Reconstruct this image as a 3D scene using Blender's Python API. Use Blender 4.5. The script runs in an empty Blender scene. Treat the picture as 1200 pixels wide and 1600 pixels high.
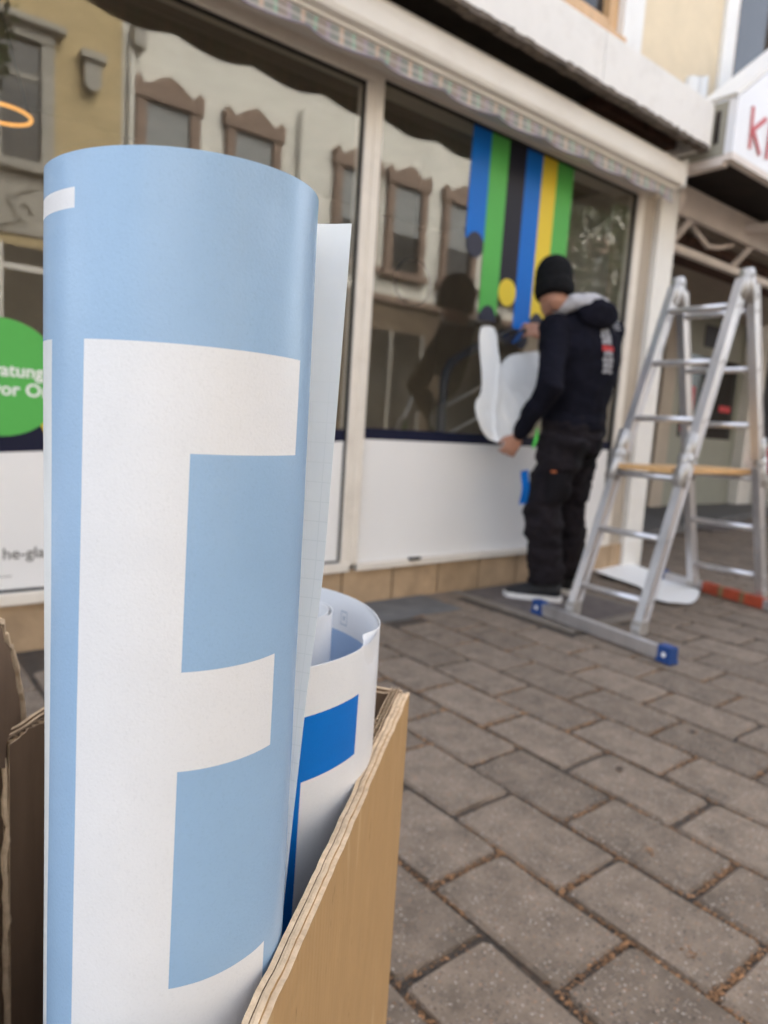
import bpy, bmesh, math, random
from mathutils import Vector, Matrix, noise
from mathutils.bvhtree import BVHTree
random.seed(7)
S = bpy.context.scene
COL = S.collection
rad = math.radians

# ------------------------------------------------------------------ camera
CAM = Vector((0, 0, 0.865))
CR = Vector((0.7814, -0.6207, 0.0648)); CF = Vector((0.6170, 0.7764, -0.1281))
CF.normalize(); CR = (CR - CF * CR.dot(CF)).normalized(); CD = CF.cross(CR)
cam_data = bpy.data.cameras.new('camera')
cam = bpy.data.objects.new('camera', cam_data); COL.objects.link(cam)
cam.matrix_world = Matrix(((CR.x, -CD.x, -CF.x, CAM.x), (CR.y, -CD.y, -CF.y, CAM.y), (CR.z, -CD.z, -CF.z, CAM.z), (0, 0, 0, 1)))
cam_data.sensor_fit = 'VERTICAL'; cam_data.sensor_height = 36; cam_data.sensor_width = 36
cam_data.lens = 1079.95 / 1600 * 36
cam_data.clip_start = 0.02; cam_data.clip_end = 600
cam_data.dof.use_dof = True; cam_data.dof.focus_distance = 0.36
cam_data.dof.aperture_fstop = 8.3
S.camera = cam

# ------------------------------------------------------------------ light
W = bpy.data.worlds.new('World'); S.world = W; W.use_nodes = True
nt = W.node_tree; bg = nt.nodes['Background']
sky = nt.nodes.new('ShaderNodeTexSky'); sky.sky_type = 'NISHITA'; sky.sun_disc = False
sky.sun_elevation = rad(44); sky.sun_rotation = rad(20); sky.dust_density = 4.0; sky.air_density = 1.0
hsv = nt.nodes.new('ShaderNodeHueSaturation'); hsv.inputs['Saturation'].default_value = 0.5
nt.links.new(sky.outputs[0], hsv.inputs['Color']); nt.links.new(hsv.outputs[0], bg.inputs['Color'])
bg.inputs['Strength'].default_value = 0.15
sun_d = bpy.data.lights.new('sun', 'SUN'); sun_d.energy = 1.15; sun_d.angle = rad(50); sun_d.color = (1, 0.985, 0.96)
sun = bpy.data.objects.new('sun', sun_d); COL.objects.link(sun)
az = rad(20); el = rad(44)
sd = Vector((math.sin(az) * math.cos(el), math.cos(az) * math.cos(el), math.sin(el)))
sun.rotation_euler = sd.to_track_quat('Z', 'Y').to_euler()
S.view_settings.view_transform = 'Standard'; S.view_settings.look = 'None'
S.view_settings.gamma = 1; S.view_settings.use_curve_mapping = False
S.view_settings.exposure = 2.36
S.render.engine = 'CYCLES'
S.cycles.max_bounces = 8; S.cycles.transparent_max_bounces = 12; S.cycles.use_denoising = True

# ------------------------------------------------------------------ helpers
def ray(px, py):
    return CR * ((px - 600) / 1079.95) + CD * ((py - 800) / 1079.95) + CF
def atY(px, py, y):
    v = ray(px, py); return CAM + v * (y / v.y)
def atX(px, py, x):
    v = ray(px, py); return CAM + v * (x / v.x)
def atZ(px, py, z=0.0):
    v = ray(px, py); return CAM + v * ((z - CAM.z) / v.z)

WLOC = {}
class MB:
    """collects shapes; .build links them as one mesh object"""
    def __init__(s): s.v = []; s.f = []; s.m = []
    def add(s, vs, fs, mi=0):
        b = len(s.v); s.v += [Vector(v) for v in vs]; s.f += [tuple(b + i for i in f) for f in fs]; s.m += [mi] * len(fs); return s
    def box(s, x0, x1, y0, y1, z0, z1, mi=0, ch=0.0):
        if ch <= 0:
            vs = [(x, y, z) for z in (z0, z1) for y in (y0, y1) for x in (x0, x1)]
            return s.add(vs, [(0, 2, 3, 1), (4, 5, 7, 6), (0, 1, 5, 4), (2, 6, 7, 3), (0, 4, 6, 2), (1, 3, 7, 5)], mi)
        bm = bmesh.new(); bmesh.ops.create_cube(bm, size=1)
        for v in bm.verts: v.co = Vector(((x0 + x1) / 2 + v.co.x * (x1 - x0), (y0 + y1) / 2 + v.co.y * (y1 - y0), (z0 + z1) / 2 + v.co.z * (z1 - z0)))
        bmesh.ops.bevel(bm, geom=bm.edges[:], offset=ch, segments=2, affect='EDGES', profile=0.6)
        bm.verts.index_update(); s.add([v.co.copy() for v in bm.verts], [[v.index for v in f.verts] for f in bm.faces], mi); bm.free(); return s
    def obox(s, c, ax, ay, az_, mi=0):
        """oriented box: centre and three half-axis vectors"""
        c = Vector(c); ax = Vector(ax); ay = Vector(ay); az_ = Vector(az_)
        vs = [c + ax * i + ay * j + az_ * k for k in (-1, 1) for j in (-1, 1) for i in (-1, 1)]
        return s.add(vs, [(0, 2, 3, 1), (4, 5, 7, 6), (0, 1, 5, 4), (2, 6, 7, 3), (0, 4, 6, 2), (1, 3, 7, 5)], mi)
    def tube(s, pts, rs, n=10, mi=0, sq=(1, 1), cap=True, up=None):
        pts = [Vector(p) for p in pts]
        if not hasattr(rs, '__len__'): rs = [rs] * len(pts)
        rings = []; pn = None
        for i, p in enumerate(pts):
            t = (pts[min(i + 1, len(pts) - 1)] - pts[max(i - 1, 0)]).normalized()
            if pn is None:
                a = Vector(up) if up else (Vector((0, 0, 1)) if abs(t.z) < 0.9 else Vector((1, 0, 0)))
                pn = (a - t * a.dot(t)).normalized()
            else: pn = (pn - t * pn.dot(t)).normalized()
            b = t.cross(pn)
            rings.append((p, pn.copy(), b, t, rs[i]))
        full = []
        if cap:
            p, a, b, t, r = rings[0]
            for q in (0.25, 0.65): full.append((p - t * r * math.sqrt(1 - q * q) * 0.9, a, b, r * q))
        full += [(p, a, b, r) for p, a, b, t, r in rings]
        if cap:
            p, a, b, t, r = rings[-1]
            for q in (0.65, 0.25): full.append((p + t * r * math.sqrt(1 - q * q) * 0.9, a, b, r * q))
        vs = []
        for p, a, b, r in full:
            vs += [p + a * (math.cos(2 * math.pi * k / n) * r * sq[0]) + b * (math.sin(2 * math.pi * k / n) * r * sq[1]) for k in range(n)]
        fs = []
        for i in range(len(full) - 1):
            fs += [(i * n + k, i * n + (k + 1) % n, (i + 1) * n + (k + 1) % n, (i + 1) * n + k) for k in range(n)]
        fs.append(tuple(range(n - 1, -1, -1))); fs.append(tuple((len(full) - 1) * n + k for k in range(n)))
        return s.add(vs, fs, mi)
    def loft(s, rings, mi=0):
        n = len(rings[0]); vs = [p for r in rings for p in r]; fs = []
        for i in range(len(rings) - 1):
            fs += [(i * n + k, i * n + (k + 1) % n, (i + 1) * n + (k + 1) % n, (i + 1) * n + k) for k in range(n)]
        fs.append(tuple(range(n - 1, -1, -1))); fs.append(tuple((len(rings) - 1) * n + k for k in range(n)))
        return s.add(vs, fs, mi)
    def grid(s, fn, us, vs_, mat=lambda u, v: 0, thick=None):
        nu, nv = len(us), len(vs_)
        s0 = len(s.v)
        vv = [fn(u, v) for v in vs_ for u in us]
        s.v += [Vector(p) for p in vv]
        for j in range(nv - 1):
            for i in range(nu - 1):
                s.f.append((s0 + j * nu + i, s0 + j * nu + i + 1, s0 + (j + 1) * nu + i + 1, s0 + (j + 1) * nu + i))
                s.m.append(mat((us[i] + us[i + 1]) / 2, (vs_[j] + vs_[j + 1]) / 2))
        return s
    def prism(s, poly, d, mi=0):
        """polygon (3-D points) extruded by vector d"""
        n = len(poly); p = [Vector(q) for q in poly]; d = Vector(d)
        vs = p + [q + d for q in p]
        fs = [tuple(range(n - 1, -1, -1)), tuple(range(n, 2 * n))] + [(i, (i + 1) % n, n + (i + 1) % n, n + i) for i in range(n)]
        return s.add(vs, fs, mi)
    def mesh(s, name, mats, off=Vector((0, 0, 0)), smooth=False):
        me = bpy.data.meshes.new(name)
        me.from_pydata([v - off for v in s.v], [], s.f)
        for m in (mats if isinstance(mats, (list, tuple)) else [mats]): me.materials.append(m)
        me.polygons.foreach_set('material_index', s.m)
        if smooth: me.polygons.foreach_set('use_smooth', [True] * len(me.polygons))
        me.update(); return me
    def build(s, name, mats, parent=None, smooth=False, fix=True):
        off = WLOC[parent] if parent is not None else Vector((0, 0, 0))
        me = s.mesh(name, mats, off, smooth)
        if fix:
            bm = bmesh.new(); bm.from_mesh(me); bmesh.ops.recalc_face_normals(bm, faces=bm.faces[:]); bm.to_mesh(me); bm.free()
        o = bpy.data.objects.new(name, me); COL.objects.link(o)
        if parent is not None: o.parent = parent
        WLOC[o] = off.copy(); return o

def thing(name, label, cat, loc=(0, 0, 0), group=None):
    o = bpy.data.objects.new(name, None); COL.objects.link(o); o.location = loc; o.empty_display_size = 0.1
    o['label'] = label; o['category'] = cat
    if group: o['group'] = group
    WLOC[o] = Vector(loc); return o
def tag(o, label=None, cat=None, group=None, kind=None):
    if label: o['label'] = label
    if cat: o['category'] = cat
    if group: o['group'] = group
    if kind: o['kind'] = kind
    return o
def solid(o, t, off=0):
    m = o.modifiers.new('solid', 'SOLIDIFY'); m.thickness = t; m.offset = off
    e = o.modifiers.new('split', 'EDGE_SPLIT'); e.split_angle = rad(50); return o
def remesh(name, mb, mat, parent, voxel=0.012, smooth=6, lump=0.0, lscale=12, keep=None):
    me = mb.mesh(name + '_tmp', mat, Vector((0, 0, 0)), True)
    bm = bmesh.new(); bm.from_mesh(me); bmesh.ops.recalc_face_normals(bm, faces=bm.faces[:]); bm.to_mesh(me); bm.free()
    t = bpy.data.objects.new('tmp', me); COL.objects.link(t)
    r = t.modifiers.new('r', 'REMESH'); r.mode = 'VOXEL'; r.voxel_size = voxel; r.use_smooth_shade = True
    k = t.modifiers.new('s', 'SMOOTH'); k.iterations = smooth; k.factor = 0.5
    dg = bpy.context.evaluated_depsgraph_get(); dg.update()
    m2 = bpy.data.meshes.new_from_object(t.evaluated_get(dg)); m2.name = name
    bpy.data.objects.remove(t)
    off = WLOC[parent] if parent is not None else Vector((0, 0, 0))
    if lump:
        nn = [v.normal.copy() for v in m2.vertices]
        for v, nr in zip(m2.vertices, nn):
            q = v.co * lscale; q.z *= 1.6
            v.co += nr * (lump * (noise.noise(q) + 0.5 * noise.noise(q * 2.3)))
    for v in m2.vertices: v.co -= off
    m2.materials.clear(); m2.materials.append(mat)
    for p in m2.polygons: p.use_smooth = True
    o = bpy.data.objects.new(name, m2); COL.objects.link(o)
    if parent is not None: o.parent = parent
    WLOC[o] = off.copy(); return o

def mat(name, c, rough=0.6, var=0.12, scale=8, stretch=(1, 1, 1), bump=0.0, bscale=60, metal=0.0, spec=0.5, c2=None, dirt=None, coat=0.0, rand=0.0, subs=0.0):
    m = bpy.data.materials.new(name); m.use_nodes = True; t = m.node_tree; N = t.nodes; L = t.links
    b = N['Principled BSDF']; b.inputs['Roughness'].default_value = rough; b.inputs['Metallic'].default_value = metal
    b.inputs['Specular IOR Level'].default_value = spec; b.inputs['Coat Weight'].default_value = coat
    tc = N.new('ShaderNodeTexCoord'); mp = N.new('ShaderNodeMapping'); mp.inputs['Scale'].default_value = stretch
    L.new(tc.outputs['Object'], mp.inputs[0])
    nz = N.new('ShaderNodeTexNoise'); nz.inputs['Scale'].default_value = scale; nz.inputs['Detail'].default_value = 6; nz.inputs['Roughness'].default_value = 0.6
    L.new(mp.outputs[0], nz.inputs[0])
    rp = N.new('ShaderNodeValToRGB'); rp.color_ramp.elements[0].position = 0.3; rp.color_ramp.elements[1].position = 0.7
    ca = c2 if c2 else [x * (1 - var) for x in c]; cb = [min(1, x * (1 + var)) for x in c]
    rp.color_ramp.elements[0].color = (*ca, 1); rp.color_ramp.elements[1].color = (*cb, 1)
    L.new(nz.outputs[0], rp.inputs[0]); out = rp.outputs[0]
    if dirt:
        dc, ds, amt = dirt
        n2 = N.new('ShaderNodeTexNoise'); n2.inputs['Scale'].default_value = ds; n2.inputs['Detail'].default_value = 8; n2.inputs['Roughness'].default_value = 0.7
        L.new(mp.outputs[0], n2.inputs[0])
        r2 = N.new('ShaderNodeValToRGB'); r2.color_ramp.elements[0].position = 0.52; r2.color_ramp.elements[1].position = 0.75
        r2.color_ramp.elements[0].color = (0, 0, 0, 1); r2.color_ramp.elements[1].color = (amt, amt, amt, 1)
        L.new(n2.outputs[0], r2.inputs[0])
        mx = N.new('ShaderNodeMixRGB'); mx.inputs[2].default_value = (*dc, 1)
        L.new(r2.outputs[0], mx.inputs[0]); L.new(out, mx.inputs[1]); out = mx.outputs[0]
    if rand:
        oi = N.new('ShaderNodeObjectInfo'); gi = N.new('ShaderNodeNewGeometry'); ad = N.new('ShaderNodeMath'); ad.operation = 'ADD'
        fr = N.new('ShaderNodeMath'); fr.operation = 'FRACT'
        L.new(oi.outputs['Random'], ad.inputs[0]); L.new(gi.outputs['Random Per Island'], ad.inputs[1]); L.new(ad.outputs[0], fr.inputs[0])
        mr = N.new('ShaderNodeMapRange'); mr.inputs[3].default_value = 1 - rand; mr.inputs[4].default_value = 1 + rand
        L.new(fr.outputs[0], mr.inputs[0])
        mm = N.new('ShaderNodeVectorMath'); mm.operation = 'SCALE'; L.new(out, mm.inputs[0]); L.new(mr.outputs[0], mm.inputs['Scale']); out = mm.outputs[0]
    L.new(out, b.inputs['Base Color'])
    if bump:
        n3 = N.new('ShaderNodeTexNoise'); n3.inputs['Scale'].default_value = bscale; n3.inputs['Detail'].default_value = 5
        L.new(mp.outputs[0], n3.inputs[0])
        bp = N.new('ShaderNodeBump'); bp.inputs['Strength'].default_value = 1; bp.inputs['Distance'].default_value = bump
        L.new(n3.outputs[0], bp.inputs['Height']); L.new(bp.outputs[0], b.inputs['Normal'])
    return m

# ------------------------------------------------------------------ materials
M = {}
def paver_material():
    m = mat('paver_stone', (0.182, 0.140, 0.105), 0.9, 0.26, 15, bump=0.0045, bscale=110, dirt=((0.085, 0.068, 0.052), 9, 0.8), rand=0.17, spec=0.3)
    t = m.node_tree; N = t.nodes; L = t.links; b = N['Principled BSDF']
    lk = b.inputs['Base Color'].links[0]; src = lk.from_socket
    tc = N.new('ShaderNodeTexCoord')
    oi = N.new('ShaderNodeObjectInfo'); va = N.new('ShaderNodeVectorMath'); va.operation = 'ADD'
    L.new(tc.outputs['Object'], va.inputs[0]); L.new(oi.outputs['Location'], va.inputs[1])
    for sc, th, colr in ((105, 0.20, (0.46, 0.41, 0.35)), (85, 0.15, (0.36, 0.19, 0.11)), (70, 0.16, (0.045, 0.04, 0.035)), (180, 0.3, (0.09, 0.075, 0.065)), (140, 0.25, (0.30, 0.25, 0.21))):
        vo = N.new('ShaderNodeTexVoronoi'); vo.inputs['Scale'].default_value = sc; L.new(va.outputs[0], vo.inputs['Vector'])
        lt = N.new('ShaderNodeMath'); lt.operation = 'LESS_THAN'; lt.inputs[1].default_value = th; L.new(vo.outputs['Distance'], lt.inputs[0])
        cr = N.new('ShaderNodeSeparateColor'); L.new(vo.outputs['Color'], cr.inputs[0])
        gt = N.new('ShaderNodeMath'); gt.operation = 'GREATER_THAN'; gt.inputs[1].default_value = 0.6; L.new(cr.outputs[0], gt.inputs[0])
        mu = N.new('ShaderNodeMath'); mu.operation = 'MULTIPLY'; L.new(lt.outputs[0], mu.inputs[0]); L.new(gt.outputs[0], mu.inputs[1])
        m8 = N.new('ShaderNodeMath'); m8.operation = 'MULTIPLY'; m8.inputs[1].default_value = 0.9; L.new(mu.outputs[0], m8.inputs[0])
        mx = N.new('ShaderNodeMixRGB'); mx.inputs[2].default_value = (*colr, 1)
        L.new(m8.outputs[0], mx.inputs[0]); L.new(src, mx.inputs[1]); src = mx.outputs[0]
    L.new(src, b.inputs['Base Color'])
    # mapping of the base noise follows the place of each stone
    mp = [n for n in N if n.type == 'MAPPING'][0]; L.new(va.outputs[0], mp.inputs[0])
    return m
M['paver'] = paver_material()
M['sand'] = mat('joint_sand', (0.055, 0.042, 0.032), 0.95, 0.4, 60, bump=0.004, bscale=200, dirt=((0.13, 0.075, 0.04), 30, 0.8))
M['ground'] = mat('ground', (0.17, 0.145, 0.125), 0.9, 0.2, 2)
M['plate'] = mat('dark_plate', (0.115, 0.095, 0.088), 0.75, 0.25, 14, bump=0.002, bscale=90)
M['slab'] = mat('slab', (0.115, 0.112, 0.11), 0.8, 0.2, 9, bump=0.002)
M['mortar'] = mat('mortar', (0.19, 0.16, 0.13), 0.9, 0.2, 12, bump=0.003)
M['cream'] = mat('cream_paint', (0.74, 0.68, 0.60), 0.45, 0.06, 5, dirt=((0.42, 0.35, 0.28), 4, 0.35))
M['white_paint'] = mat('white_paint', (0.80, 0.78, 0.74), 0.45, 0.05, 4, dirt=((0.5, 0.46, 0.4), 3, 0.3))
M['beige'] = mat('beige_panel', (0.44, 0.38, 0.31), 0.5, 0.1, 4)
M['gasket'] = mat('gasket', (0.012, 0.011, 0.01), 0.6)
M['plinth'] = mat('plinth_tile', (0.40, 0.28, 0.17), 0.55, 0.16, 9, bump=0.001, dirt=((0.22, 0.15, 0.09), 6, 0.5), rand=0.10)
M['plinth_dark'] = mat('plinth_joint', (0.09, 0.062, 0.04), 0.9)
M['fascia'] = mat('fascia_concrete', (0.80, 0.78, 0.75), 0.7, 0.05, 5, dirt=((0.45, 0.42, 0.38), 5, 0.35), bump=0.001)
M['corroded'] = mat('corroded_edge', (0.12, 0.095, 0.075), 0.85, 0.5, 25, bump=0.004, bscale=40)
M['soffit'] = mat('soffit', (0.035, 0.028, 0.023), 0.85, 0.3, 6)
M['cassette'] = mat('cassette', (0.76, 0.72, 0.66), 0.4, 0.05, 3, stretch=(0.3, 1, 1), dirt=((0.42, 0.36, 0.30), 6, 0.35))
M['wall_yellow'] = mat('yellow_plaster', (0.76, 0.635, 0.45), 0.85, 0.05, 6, bump=0.002, bscale=50)
M['wood_window'] = mat('window_wood', (0.60, 0.37, 0.18), 0.45, 0.15, 5, stretch=(8, 8, 1))
M['white_film'] = mat('white_film', (0.80, 0.79, 0.78), 0.32, 0.015, 3, coat=0.15)
M['navy'] = mat('navy_film', (0.012, 0.014, 0.035), 0.35, 0.1, 3, spec=0.15)
M['blue'] = mat('blue_film', (0.008, 0.15, 0.56), 0.35, 0.03, 3, spec=0.15)
M['green'] = mat('green_film', (0.10, 0.42, 0.09), 0.35, 0.03, 3, spec=0.15)
M['black_film'] = mat('black_film', (0.018, 0.018, 0.028), 0.35, 0.05, 3, spec=0.15)
M['yellow'] = mat('yellow_film', (0.75, 0.56, 0.05), 0.35, 0.03, 3, spec=0.15)
M['slate'] = mat('slate_film', (0.038, 0.04, 0.062), 0.35, 0.05, 3, spec=0.15)
M['text_white'] = mat('white_lettering', (0.82, 0.82, 0.80), 0.35, 0.01)
M['text_grey'] = mat('grey_lettering', (0.09, 0.09, 0.09), 0.5, 0.05)
M['alu'] = mat('aluminium', (0.66, 0.65, 0.66), 0.36, 0.10, 14, stretch=(1, 1, 0.15), metal=0.8, bump=0.0004, bscale=120, dirt=((0.35, 0.33, 0.32), 9, 0.5))
M['steel'] = mat('galvanised_steel', (0.50, 0.48, 0.46), 0.52, 0.25, 25, metal=0.7)
M['cap_blue'] = mat('blue_plastic', (0.015, 0.06, 0.22), 0.45, 0.1)
M['orange_tape'] = mat('orange_tape', (0.42, 0.07, 0.03), 0.5, 0.2, 20)
M['brown_tape'] = mat('brown_tape', (0.25, 0.17, 0.08), 0.6, 0.3, 25)
M['board'] = mat('board_wood', (0.62, 0.37, 0.16), 0.55, 0.2, 5, stretch=(1, 12, 12))
M['skin'] = mat('skin', (0.42, 0.21, 0.14), 0.5, 0.08, 20)
M['cloth_navy'] = mat('navy_fleece', (0.0062, 0.0062, 0.012), 0.95, 0.3, 20, bump=0.002, bscale=250, spec=0.15)
M['cloth_black'] = mat('black_knit', (0.009, 0.009, 0.010), 0.95, 0.3, 40, bump=0.003, bscale=220, spec=0.15)
M['trousers'] = mat('charcoal_trousers', (0.013, 0.010, 0.0125), 0.9, 0.35, 14, bump=0.002, bscale=150, spec=0.2)
M['pocket'] = mat('pocket_black', (0.007, 0.006, 0.008), 0.9, 0.3, 20, spec=0.2)
M['hood_grey'] = mat('grey_lining', (0.42, 0.41, 0.43), 0.9, 0.12, 30, bump=0.002, bscale=200)
M['print_grey'] = mat('grey_print', (0.30, 0.30, 0.32), 0.7, 0.2, 40)
M['print_red'] = mat('red_print', (0.45, 0.03, 0.03), 0.7, 0.1)
M['shoe'] = mat('black_shoe', (0.012, 0.012, 0.014), 0.7, 0.2, 40)
M['sole'] = mat('white_sole', (0.70, 0.68, 0.66), 0.6, 0.08, 20)
M['tag_green'] = mat('green_tag', (0.06, 0.5, 0.06), 0.5)
M['tag_orange'] = mat('orange_tag', (0.55, 0.16, 0.06), 0.5)
M['paper'] = mat('backing_paper', (0.88, 0.88, 0.87), 0.55, 0.02, 5, subs=0.1)
M['sign_white'] = mat('sign_acrylic', (0.80, 0.80, 0.82), 0.3, 0.02, 2)
M['sign_red'] = mat('sign_red', (0.52, 0.035, 0.035), 0.4, 0.1, 6)
M['sign_side'] = mat('sign_side', (0.33, 0.31, 0.25), 0.6, 0.15, 8)
M['frame_pale'] = mat('pale_frame', (0.70, 0.62, 0.56), 0.5, 0.1, 5)
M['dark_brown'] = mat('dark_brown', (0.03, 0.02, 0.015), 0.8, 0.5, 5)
M['rust_brown'] = mat('brown_ducting', (0.09, 0.045, 0.03), 0.8, 0.5, 12)
M['door_green'] = mat('grey_green_door', (0.30, 0.31, 0.26), 0.5, 0.06, 4)
M['dark_glass'] = mat('dark_glass', (0.012, 0.012, 0.013), 0.08, 0.3, 3)
M['red'] = mat('red_plastic', (0.55, 0.02, 0.03), 0.4)
M['shutter'] = mat('shutter', (0.03, 0.034, 0.05), 0.5)
M['interior'] = mat('interior_wall', (0.26, 0.215, 0.16), 0.9, 0.2, 2)
M['interior_floor'] = mat('interior_floor', (0.22, 0.18, 0.13), 0.7, 0.2, 3)
M['rail_blue'] = mat('navy_rail', (0.02, 0.03, 0.055), 0.35)
M['cream_house'] = mat('cream_plaster', (0.78, 0.755, 0.69), 0.9, 0.05, 2, dirt=((0.45, 0.40, 0.31), 0.8, 0.3))
M['house_yellow'] = mat('ochre_plaster', (0.54, 0.42, 0.23), 0.9, 0.06, 2)
M['pale_bounce_render'] = mat('pale_bounce_render', (0.66, 0.66, 0.65), 0.9, 0.05, 2)
M['brown_stone'] = mat('brown_stone', (0.26, 0.185, 0.145), 0.85, 0.2, 8)
M['grey_stone'] = mat('grey_stone', (0.40, 0.38, 0.34), 0.85, 0.12, 6)
M['grey_floor_stone'] = mat('ground_floor_stone', (0.15, 0.11, 0.075), 0.85, 0.2, 3)
M['blind'] = mat('roller_blind', (0.30, 0.31, 0.31), 0.8, 0.05)
M['house_glass'] = mat('house_glass', (0.03, 0.03, 0.03), 0.15, 0.2)
M['foliage'] = mat('foliage', (0.05, 0.08, 0.02), 0.8, 0.4, 20)
M['debris'] = mat('dry_blossom', (0.27, 0.145, 0.07), 0.9, 0.5, 30, rand=0.5)
M['roof'] = mat('roof_tile', (0.20, 0.09, 0.06), 0.8, 0.2)

def glass_material():
    m = bpy.data.materials.new('shop_glass'); m.use_nodes = True; t = m.node_tree; N = t.nodes; L = t.links
    N.remove(N['Principled BSDF']); out = N['Material Output']
    tr = N.new('ShaderNodeBsdfTransparent'); tr.inputs[0].default_value = (0.92, 0.92, 0.90, 1)
    gl = N.new('ShaderNodeBsdfGlossy'); gl.inputs['Color'].default_value = (0.96, 0.96, 0.92, 1); gl.inputs['Roughness'].default_value = 0.0
    ge = N.new('ShaderNodeNewGeometry'); dt = N.new('ShaderNodeVectorMath'); dt.operation = 'DOT_PRODUCT'; L.new(ge.outputs['Incoming'], dt.inputs[0]); L.new(ge.outputs['Normal'], dt.inputs[1])
    ab = N.new('ShaderNodeMath'); ab.operation = 'ABSOLUTE'; L.new(dt.outputs['Value'], ab.inputs[0])
    om = N.new('ShaderNodeMath'); om.operation = 'SUBTRACT'; om.inputs[0].default_value = 1; L.new(ab.outputs[0], om.inputs[1])
    pw = N.new('ShaderNodeMath'); pw.operation = 'POWER'; pw.inputs[1].default_value = 5; L.new(om.outputs[0], pw.inputs[0])
    fr = N.new('ShaderNodeMath'); fr.operation = 'MULTIPLY_ADD'; fr.inputs[1].default_value = 0.93; fr.inputs[2].default_value = 0.068; L.new(pw.outputs[0], fr.inputs[0])
    mx = N.new('ShaderNodeMixShader'); L.new(fr.outputs[0], mx.inputs[0]); L.new(tr.outputs[0], mx.inputs[1]); L.new(gl.outputs[0], mx.inputs[2])
    df = N.new('ShaderNodeBsdfDiffuse'); df.inputs[0].default_value = (0.42, 0.37, 0.30, 1)     # haze painted in as thin dust to lift the dark panes
    nz = N.new('ShaderNodeTexNoise'); nz.inputs['Scale'].default_value = 1.3; nz.inputs['Detail'].default_value = 6; tc = N.new('ShaderNodeTexCoord'); L.new(tc.outputs['Object'], nz.inputs[0])
    mr = N.new('ShaderNodeMapRange'); mr.inputs[1].default_value = 0.3; mr.inputs[2].default_value = 0.7; mr.inputs[3].default_value = 0.010; mr.inputs[4].default_value = 0.028; L.new(nz.outputs[0], mr.inputs[0])
    m2 = N.new('ShaderNodeMixShader'); L.new(mr.outputs[0], m2.inputs[0]); L.new(mx.outputs[0], m2.inputs[1]); L.new(df.outputs[0], m2.inputs[2])
    L.new(m2.outputs[0], out.inputs['Surface']); return m
M['glass'] = glass_material()

def cardboard_material():
    m = mat('cardboard', (0.43, 0.27, 0.127), 0.9, 0.05, 45, stretch=(1.0, 1.0, 0.4), bump=0.00025, bscale=260, spec=0.12, dirt=((0.38, 0.24, 0.115), 14, 0.35))
    return m
def flute_bump(m):
    t = m.node_tree; N = t.nodes; L = t.links; b = N['Principled BSDF']; old = b.inputs['Normal'].links[0].from_socket
    tc = N.new('ShaderNodeTexCoord'); dt = N.new('ShaderNodeVectorMath'); dt.operation = 'DOT_PRODUCT'; dt.inputs[1].default_value = (-0.7575 * 900, -0.6528 * 900, 0); L.new(tc.outputs['Object'], dt.inputs[0])
    si = N.new('ShaderNodeMath'); si.operation = 'SINE'; L.new(dt.outputs['Value'], si.inputs[0])
    bp = N.new('ShaderNodeBump'); bp.inputs['Distance'].default_value = 0.00006; L.new(si.outputs[0], bp.inputs['Height']); L.new(old, bp.inputs['Normal'])
    n3 = N.new('ShaderNodeTexNoise'); n3.inputs['Scale'].default_value = 16; n3.inputs['Detail'].default_value = 3; L.new(tc.outputs['Object'], n3.inputs[0])
    b2 = N.new('ShaderNodeBump'); b2.inputs['Distance'].default_value = 0.003; b2.inputs['Strength'].default_value = 0.5; L.new(n3.outputs[0], b2.inputs['Height']); L.new(bp.outputs[0], b2.inputs['Normal'])
    L.new(b2.outputs[0], b.inputs['Normal'])
    # scattered pale scuffs and dark fibres
    src = b.inputs['Base Color'].links[0].from_socket
    for sc, st, colr, lo in ((60, (1, 1, 0.12), (0.56, 0.40, 0.22), 0.68), (160, (1, 1, 0.3), (0.25, 0.15, 0.07), 0.70)):
        mp = N.new('ShaderNodeMapping'); mp.inputs['Scale'].default_value = st; L.new(tc.outputs['Object'], mp.inputs[0])
        nz = N.new('ShaderNodeTexNoise'); nz.inputs['Scale'].default_value = sc; nz.inputs['Detail'].default_value = 4; L.new(mp.outputs[0], nz.inputs[0])
        mr = N.new('ShaderNodeMapRange'); mr.inputs[1].default_value = lo - 0.04; mr.inputs[2].default_value = lo + 0.06; mr.inputs[4].default_value = 0.6; L.new(nz.outputs[0], mr.inputs[0])
        mx = N.new('ShaderNodeMixRGB'); mx.inputs[2].default_value = (*colr, 1); L.new(mr.outputs[0], mx.inputs[0]); L.new(src, mx.inputs[1]); src = mx.outputs[0]
    L.new(src, b.inputs['Base Color'])
    return m
M['card'] = flute_bump(cardboard_material())
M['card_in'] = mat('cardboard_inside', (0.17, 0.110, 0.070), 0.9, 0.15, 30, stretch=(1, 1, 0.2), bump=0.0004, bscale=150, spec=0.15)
M['card_edge'] = mat('cardboard_cut_edge', (0.56, 0.42, 0.28), 0.95, 0.18, 120, bump=0.0006, bscale=400, spec=0.1, dirt=((0.33, 0.22, 0.13), 90, 0.6))
def vinyl(name, c, rough=0.38, sheen=0.0):
    m = mat(name, c, rough, 0.035, 14, bump=0.00012, bscale=700, coat=0.0, dirt=([x * 0.80 for x in c], 650, 0.45))
    t = m.node_tree; N = t.nodes; b = N['Principled BSDF']
    b.inputs['Subsurface Weight'].default_value = 0.0
    return m
M['v_blue'] = vinyl('pale_blue_vinyl', (0.305, 0.46, 0.65), 0.27)
M['v_white'] = vinyl('white_vinyl', (0.75, 0.752, 0.76), 0.33)
M['v_greyw'] = vinyl('backing_white', (0.70, 0.73, 0.73), 0.4)
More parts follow.
